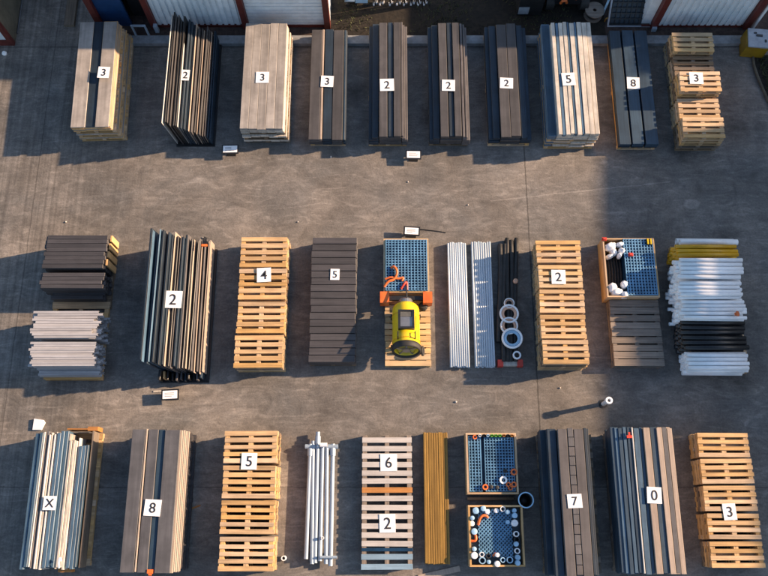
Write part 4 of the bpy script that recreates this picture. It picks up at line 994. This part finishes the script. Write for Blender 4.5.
placard(405, 418.5, 227.5, 234, 'white placard on the ground behind the blue mesh crate', -.06)
placard(162.5, 177, 390.5, 398.5, 'black-framed white placard in front of the fanned stack 2', .05)
cb = [(419, 229, .012), (428, 230, .012), (437, 231, .012), (446, 232.5, .012)]
curl('thin dark cable trailing right from the placard behind the crate', cb, .010, 'rubber', 'cable', 'cable')
x, y = G(40, 424.5)
b = MB(); b.v = [Vector(q) for q in ((-.14, -.13, 0), (.06, -.13, 0), (.13, .04, 0), (.08, .1, 0), (-.13, .13, 0), (-.14, -.13, .05), (.06, -.13, .06), (.13, .04, .05), (.08, .1, .07), (-.13, .13, .06))]
b.f = [(4, 3, 2, 1, 0), (5, 6, 7, 8, 9)] + [(i, (i + 1) % 5, 5 + (i + 1) % 5, 5 + i) for i in range(5)]
tag(b.obj('paper_slip', 'card', None, (x, y, .002)), 'torn white slip on the ground behind the stack marked X', 'paper')
sp = thing('stand_pipe', 'upright white pipe standing alone in the sunlit lane', 'pipe', (*G(603, 404), 0))
MB().tube((0, 0, 0), (0, 0, .55), .05, .038, 18).obj('pipe', 'white_plastic', sp); MB().tube((0, 0, .45), (0, 0, .56), .082, .045, 18).obj('cap', 'white_plastic', sp)
MB().lathe([(0, 0), (.10, 0), (.10, .015), (.0, .02)], 18).obj('foot', 'rubber', sp)
tag(MB().tube((0, 0, 0), (0, 0, .18), .055, .036, 18).obj('pipe_offcut', 'white_plastic', None, (*G(284.5, 558), 0)), 'short upright white pipe offcut right of pallet stack 5', 'pipe')
x, y = G(438, 571); 
tag(MB().box(-.45, .5, -.06, .06, 0, .025).obj('plank_offcut', 'tan', None, (x, y - .05, 0), R(12)), 'tan plank offcut lying in front of the golden bars', 'plank')
for i, (px, py) in enumerate(((331, 157), (408, 182), (203, 238), (298, 222), (468, 205), (66, 222), (560, 388), (456, 402))):
    b = bmesh.new(); bmesh.ops.create_icosphere(b, subdivisions=1, radius=U(.015, .035))
    for v in b.verts: v.co *= U(.7, 1.2)
    me = bpy.data.meshes.new('pebble'); b.to_mesh(me); b.free(); me.materials.append(MATS['rock'])
    tag(link('pebble', me, None, (*G(px, py), .01)), 'small pale pebble lying on the bare concrete lane', 'pebble', 'pebbles scattered on the concrete')

for i, (px, py, ln, rz, m) in enumerate(((196, 507, .22, 20, 'orange_wood_x'), (164, 391, .5, 3, 'cream'))):
    x, y = G(px, py); tag(MB().box(-ln / 2, ln / 2, -.018, .018, 0, .015).obj('wood_scrap', m, None, (x, y, .001), R(rz)), '%s on the concrete' % ('orange wood scrap between the grey-topped stack and pallets', 'long thin pale wood strip beside the fan placard', 'pale wood splinter in the sunlit rear lane', 'short wood splinter behind the stack marked X', 'tiny wood splinter in the front lane')[i], 'scrap')

# ------------------------------------------------------------ things behind the kerb
cr_ = thing('utility_cart', 'small light blue cart behind the kerb, left of the trestles', 'cart', (*G(360, 6), .075))
MB().box(-.12, .22, -.05, .28, .12, .42).obj('bin', 'light_blue', cr_); MB().box(-.42, -.14, -.02, .26, .12, .16).box(-.42, -.38, -.02, .26, .161, .5).obj('rack', 'galvanised', cr_)
for a in (-.34, .14): MB().tube((a, -.08, .06), (a, -.04, .06), .06, None, 12).obj('wheel', 'rubber', cr_)
for i, px in enumerate((375, 381, 391, 398, 405, 412, 419, 425)):
    x, y = G(px, 7); t = thing('trestle', 'dark folded trestle with pale feet, %s from left behind the kerb' % ORD[i], 'trestle', (x, y, .075), U(-.3, .3), 'folded trestles behind the kerb')
    MB().box(-.045, -.015, .0, .03, .03, .95).box(.03, .06, .06, .09, .03, .95).box(-.05, .065, .02, .07, .9, .951).box(-.045, .06, .02, .04, .4, .45).obj('frame', 'black', t)
    for a, c in ((-.03, .0), (.045, .06)): MB().box(a - .025, a + .02, c - .02, c + .06, 0, .07).obj('foot', 'white_plastic', t)
bn = thing('black_skip', 'black open skip with a pale square plate, behind the seventh stack', 'skip', (*G(526, 18), .075))
sk = MB(); sk.box(-.28, .38, .0, .05, .05, .85).box(-.28, .38, 1.15, 1.2, .05, .85).box(-.28, -.23, .051, 1.149, .05, .85).box(.33, .38, .051, 1.149, .05, .85).box(-.23, .33, .051, 1.149, .05, .1); sk.obj('shell', 'black', bn)
MB().box(-.31, -.281, .0, 1.2, .82, .88).box(-.31, .41, -.03, -.001, .82, .88).obj('rim', 'slate_blue', bn)
MB().box(-.26, .02, -.02, -.001, .12, .4).obj('plate', 'lid_grey', bn)
for sx_ in (-.24, .3): MB().box(sx_, sx_ + .05, .2, 1.0, 0, .049).obj('skid', 'steel', bn)
tr = thing('mini_tractor', 'small black tractor with orange parts behind the cream stack', 'tractor', (*G(566, 17), .075))
MB().box(-.42, .3, .1, 1.5, .35, .75).obj('body', 'black', tr); MB().box(-.3, .2, .45, 1.0, .751, .95).obj('seat', 'rubber', tr)
for sx_ in (-.62, .32):
    for yy, r_ in ((.3, .26), (1.2, .36)):
        wl = MB().tube((sx_, yy, r_), (sx_ + .22, yy, r_), r_, r_ * .5, 24).obj('wheel', 'rubber', tr); MB().tube((sx_ + .03, yy, r_), (sx_ + .19, yy, r_), r_ * .495, None, 20).obj('rim', 'orange_plastic', wl)
for a, c, h_ in ((-.2, .02, .0), (.2, .08, .1)): MB().path([(a - .07, c, .5 + h_), (a - .05, c - .02, .62 + h_), (a + .05, c - .02, .64 + h_), (a + .09, c, .52 + h_)], .035, 10).obj('orange_guard', 'orange_plastic', tr)
MB().torus((0, 0, 0), .16, .018, 20, 8).obj('steering_wheel', 'steel', tr, (-.05, .35, .98)); MB().tube((-.05, .35, .751), (-.05, .35, .975), .02).obj('steering_column', 'steel', tr)
cl = thing('cable_reel', 'pale wooden cable reel lying flat behind the cream stack', 'reel', (*G(592, 17), .075))
MB().lathe([(0, 0), (.25, 0), (.25, .03), (0, .03)], 28).obj('lower_flange', 'grey_wood_x', cl); MB().lathe([(.12, .031), (.14, .031), (.14, .21), (.12, .21)], 24).obj('core', 'old_wood_x', cl)
MB().lathe([(.05, .211), (.26, .211), (.26, .245), (.05, .245), (.05, .211)], 28).obj('upper_flange', 'grey_wood_x', cl)
MB().torus((0, 0, .12), .17, .04, 24, 8, 1.8).obj('cable', 'black', cl)
tag(MB().tube((0, 0, 0), (0, 0, 1.2), .03, .024).obj('upright_tube', 'light_blue', None, (*G(602, 16), .075)), 'thin pale blue upright tube beside the cable reel', 'tube')
tag(MB().path([(0, 0, .0), (0, 0, .14), (.05, 0, .18), (.1, 0, .14), (.1, 0, 0)], .02, 8).obj('brass_handle', 'gold', None, (*G(604, 23), .061)), 'brass coloured hoop on the soil by the leaning rack', 'hoop')
rk = thing('leaning_rack', 'black grid rack in a pale frame leaning behind the blue stack', 'rack', (*G(628, 27), .061))
T = Matrix.Rotation(R(52), 4, 'X'); b = MB()
for i in range(9): b.box(-.53 + i * 1.06 / 8 - .014, -.53 + i * 1.06 / 8 + .014, .03, 1.35, .01, .03, T)
for j in range(10): b.box(-.54, .54, .04 + j * .144, .07 + j * .144, .0305, .045, T)
b.obj('grid', 'black', rk); MB().box(-.55, .55, .02, 1.37, -.012, .0, T).obj('back_sheet', 'mesh_dark', rk)
MB().box(-.6, .6, -.02, .019, -.02, .06, T).box(-.6, -.561, .0195, 1.4, -.02, .05, T).box(.561, .6, .0195, 1.4, -.02, .05, T).obj('frame', 'lid_grey', rk)
MB().box(.6, .72, -.2, -.05, 0, .14).obj('foot_block', 'galvanised', rk)
yb_ = thing('yellow_bin', 'yellow bin with scuffed grey lid in front of the right-hand shed', 'bin', (*G(750, 58), 0), R(-6))
MB().box(-.3, .3, 0, .52, .03, .5).obj('body', 'bin_yellow_shaded', yb_); MB().box(-.27, .31, -.02, .54, .501, .55).obj('lid', 'lid_grey', yb_)
b = MB().path([(.3, .1, .3), (.45, .1, .36), (.6, .14, .36), (.7, .2, .3)], .035, 10); b.obj('arm', 'bin_yellow_shaded', yb_)
MB().box(-.06, .1, .3, .36, .551, .57).box(-.12, -.05, .38, .42, .551, .57).box(.16, .21, .14, .22, .551, .565).obj('lid_catch', 'black', yb_)
for a in (-.25, .2): MB().box(a, a + .05, .05, .47, 0, .03).obj('skid', 'black', yb_)
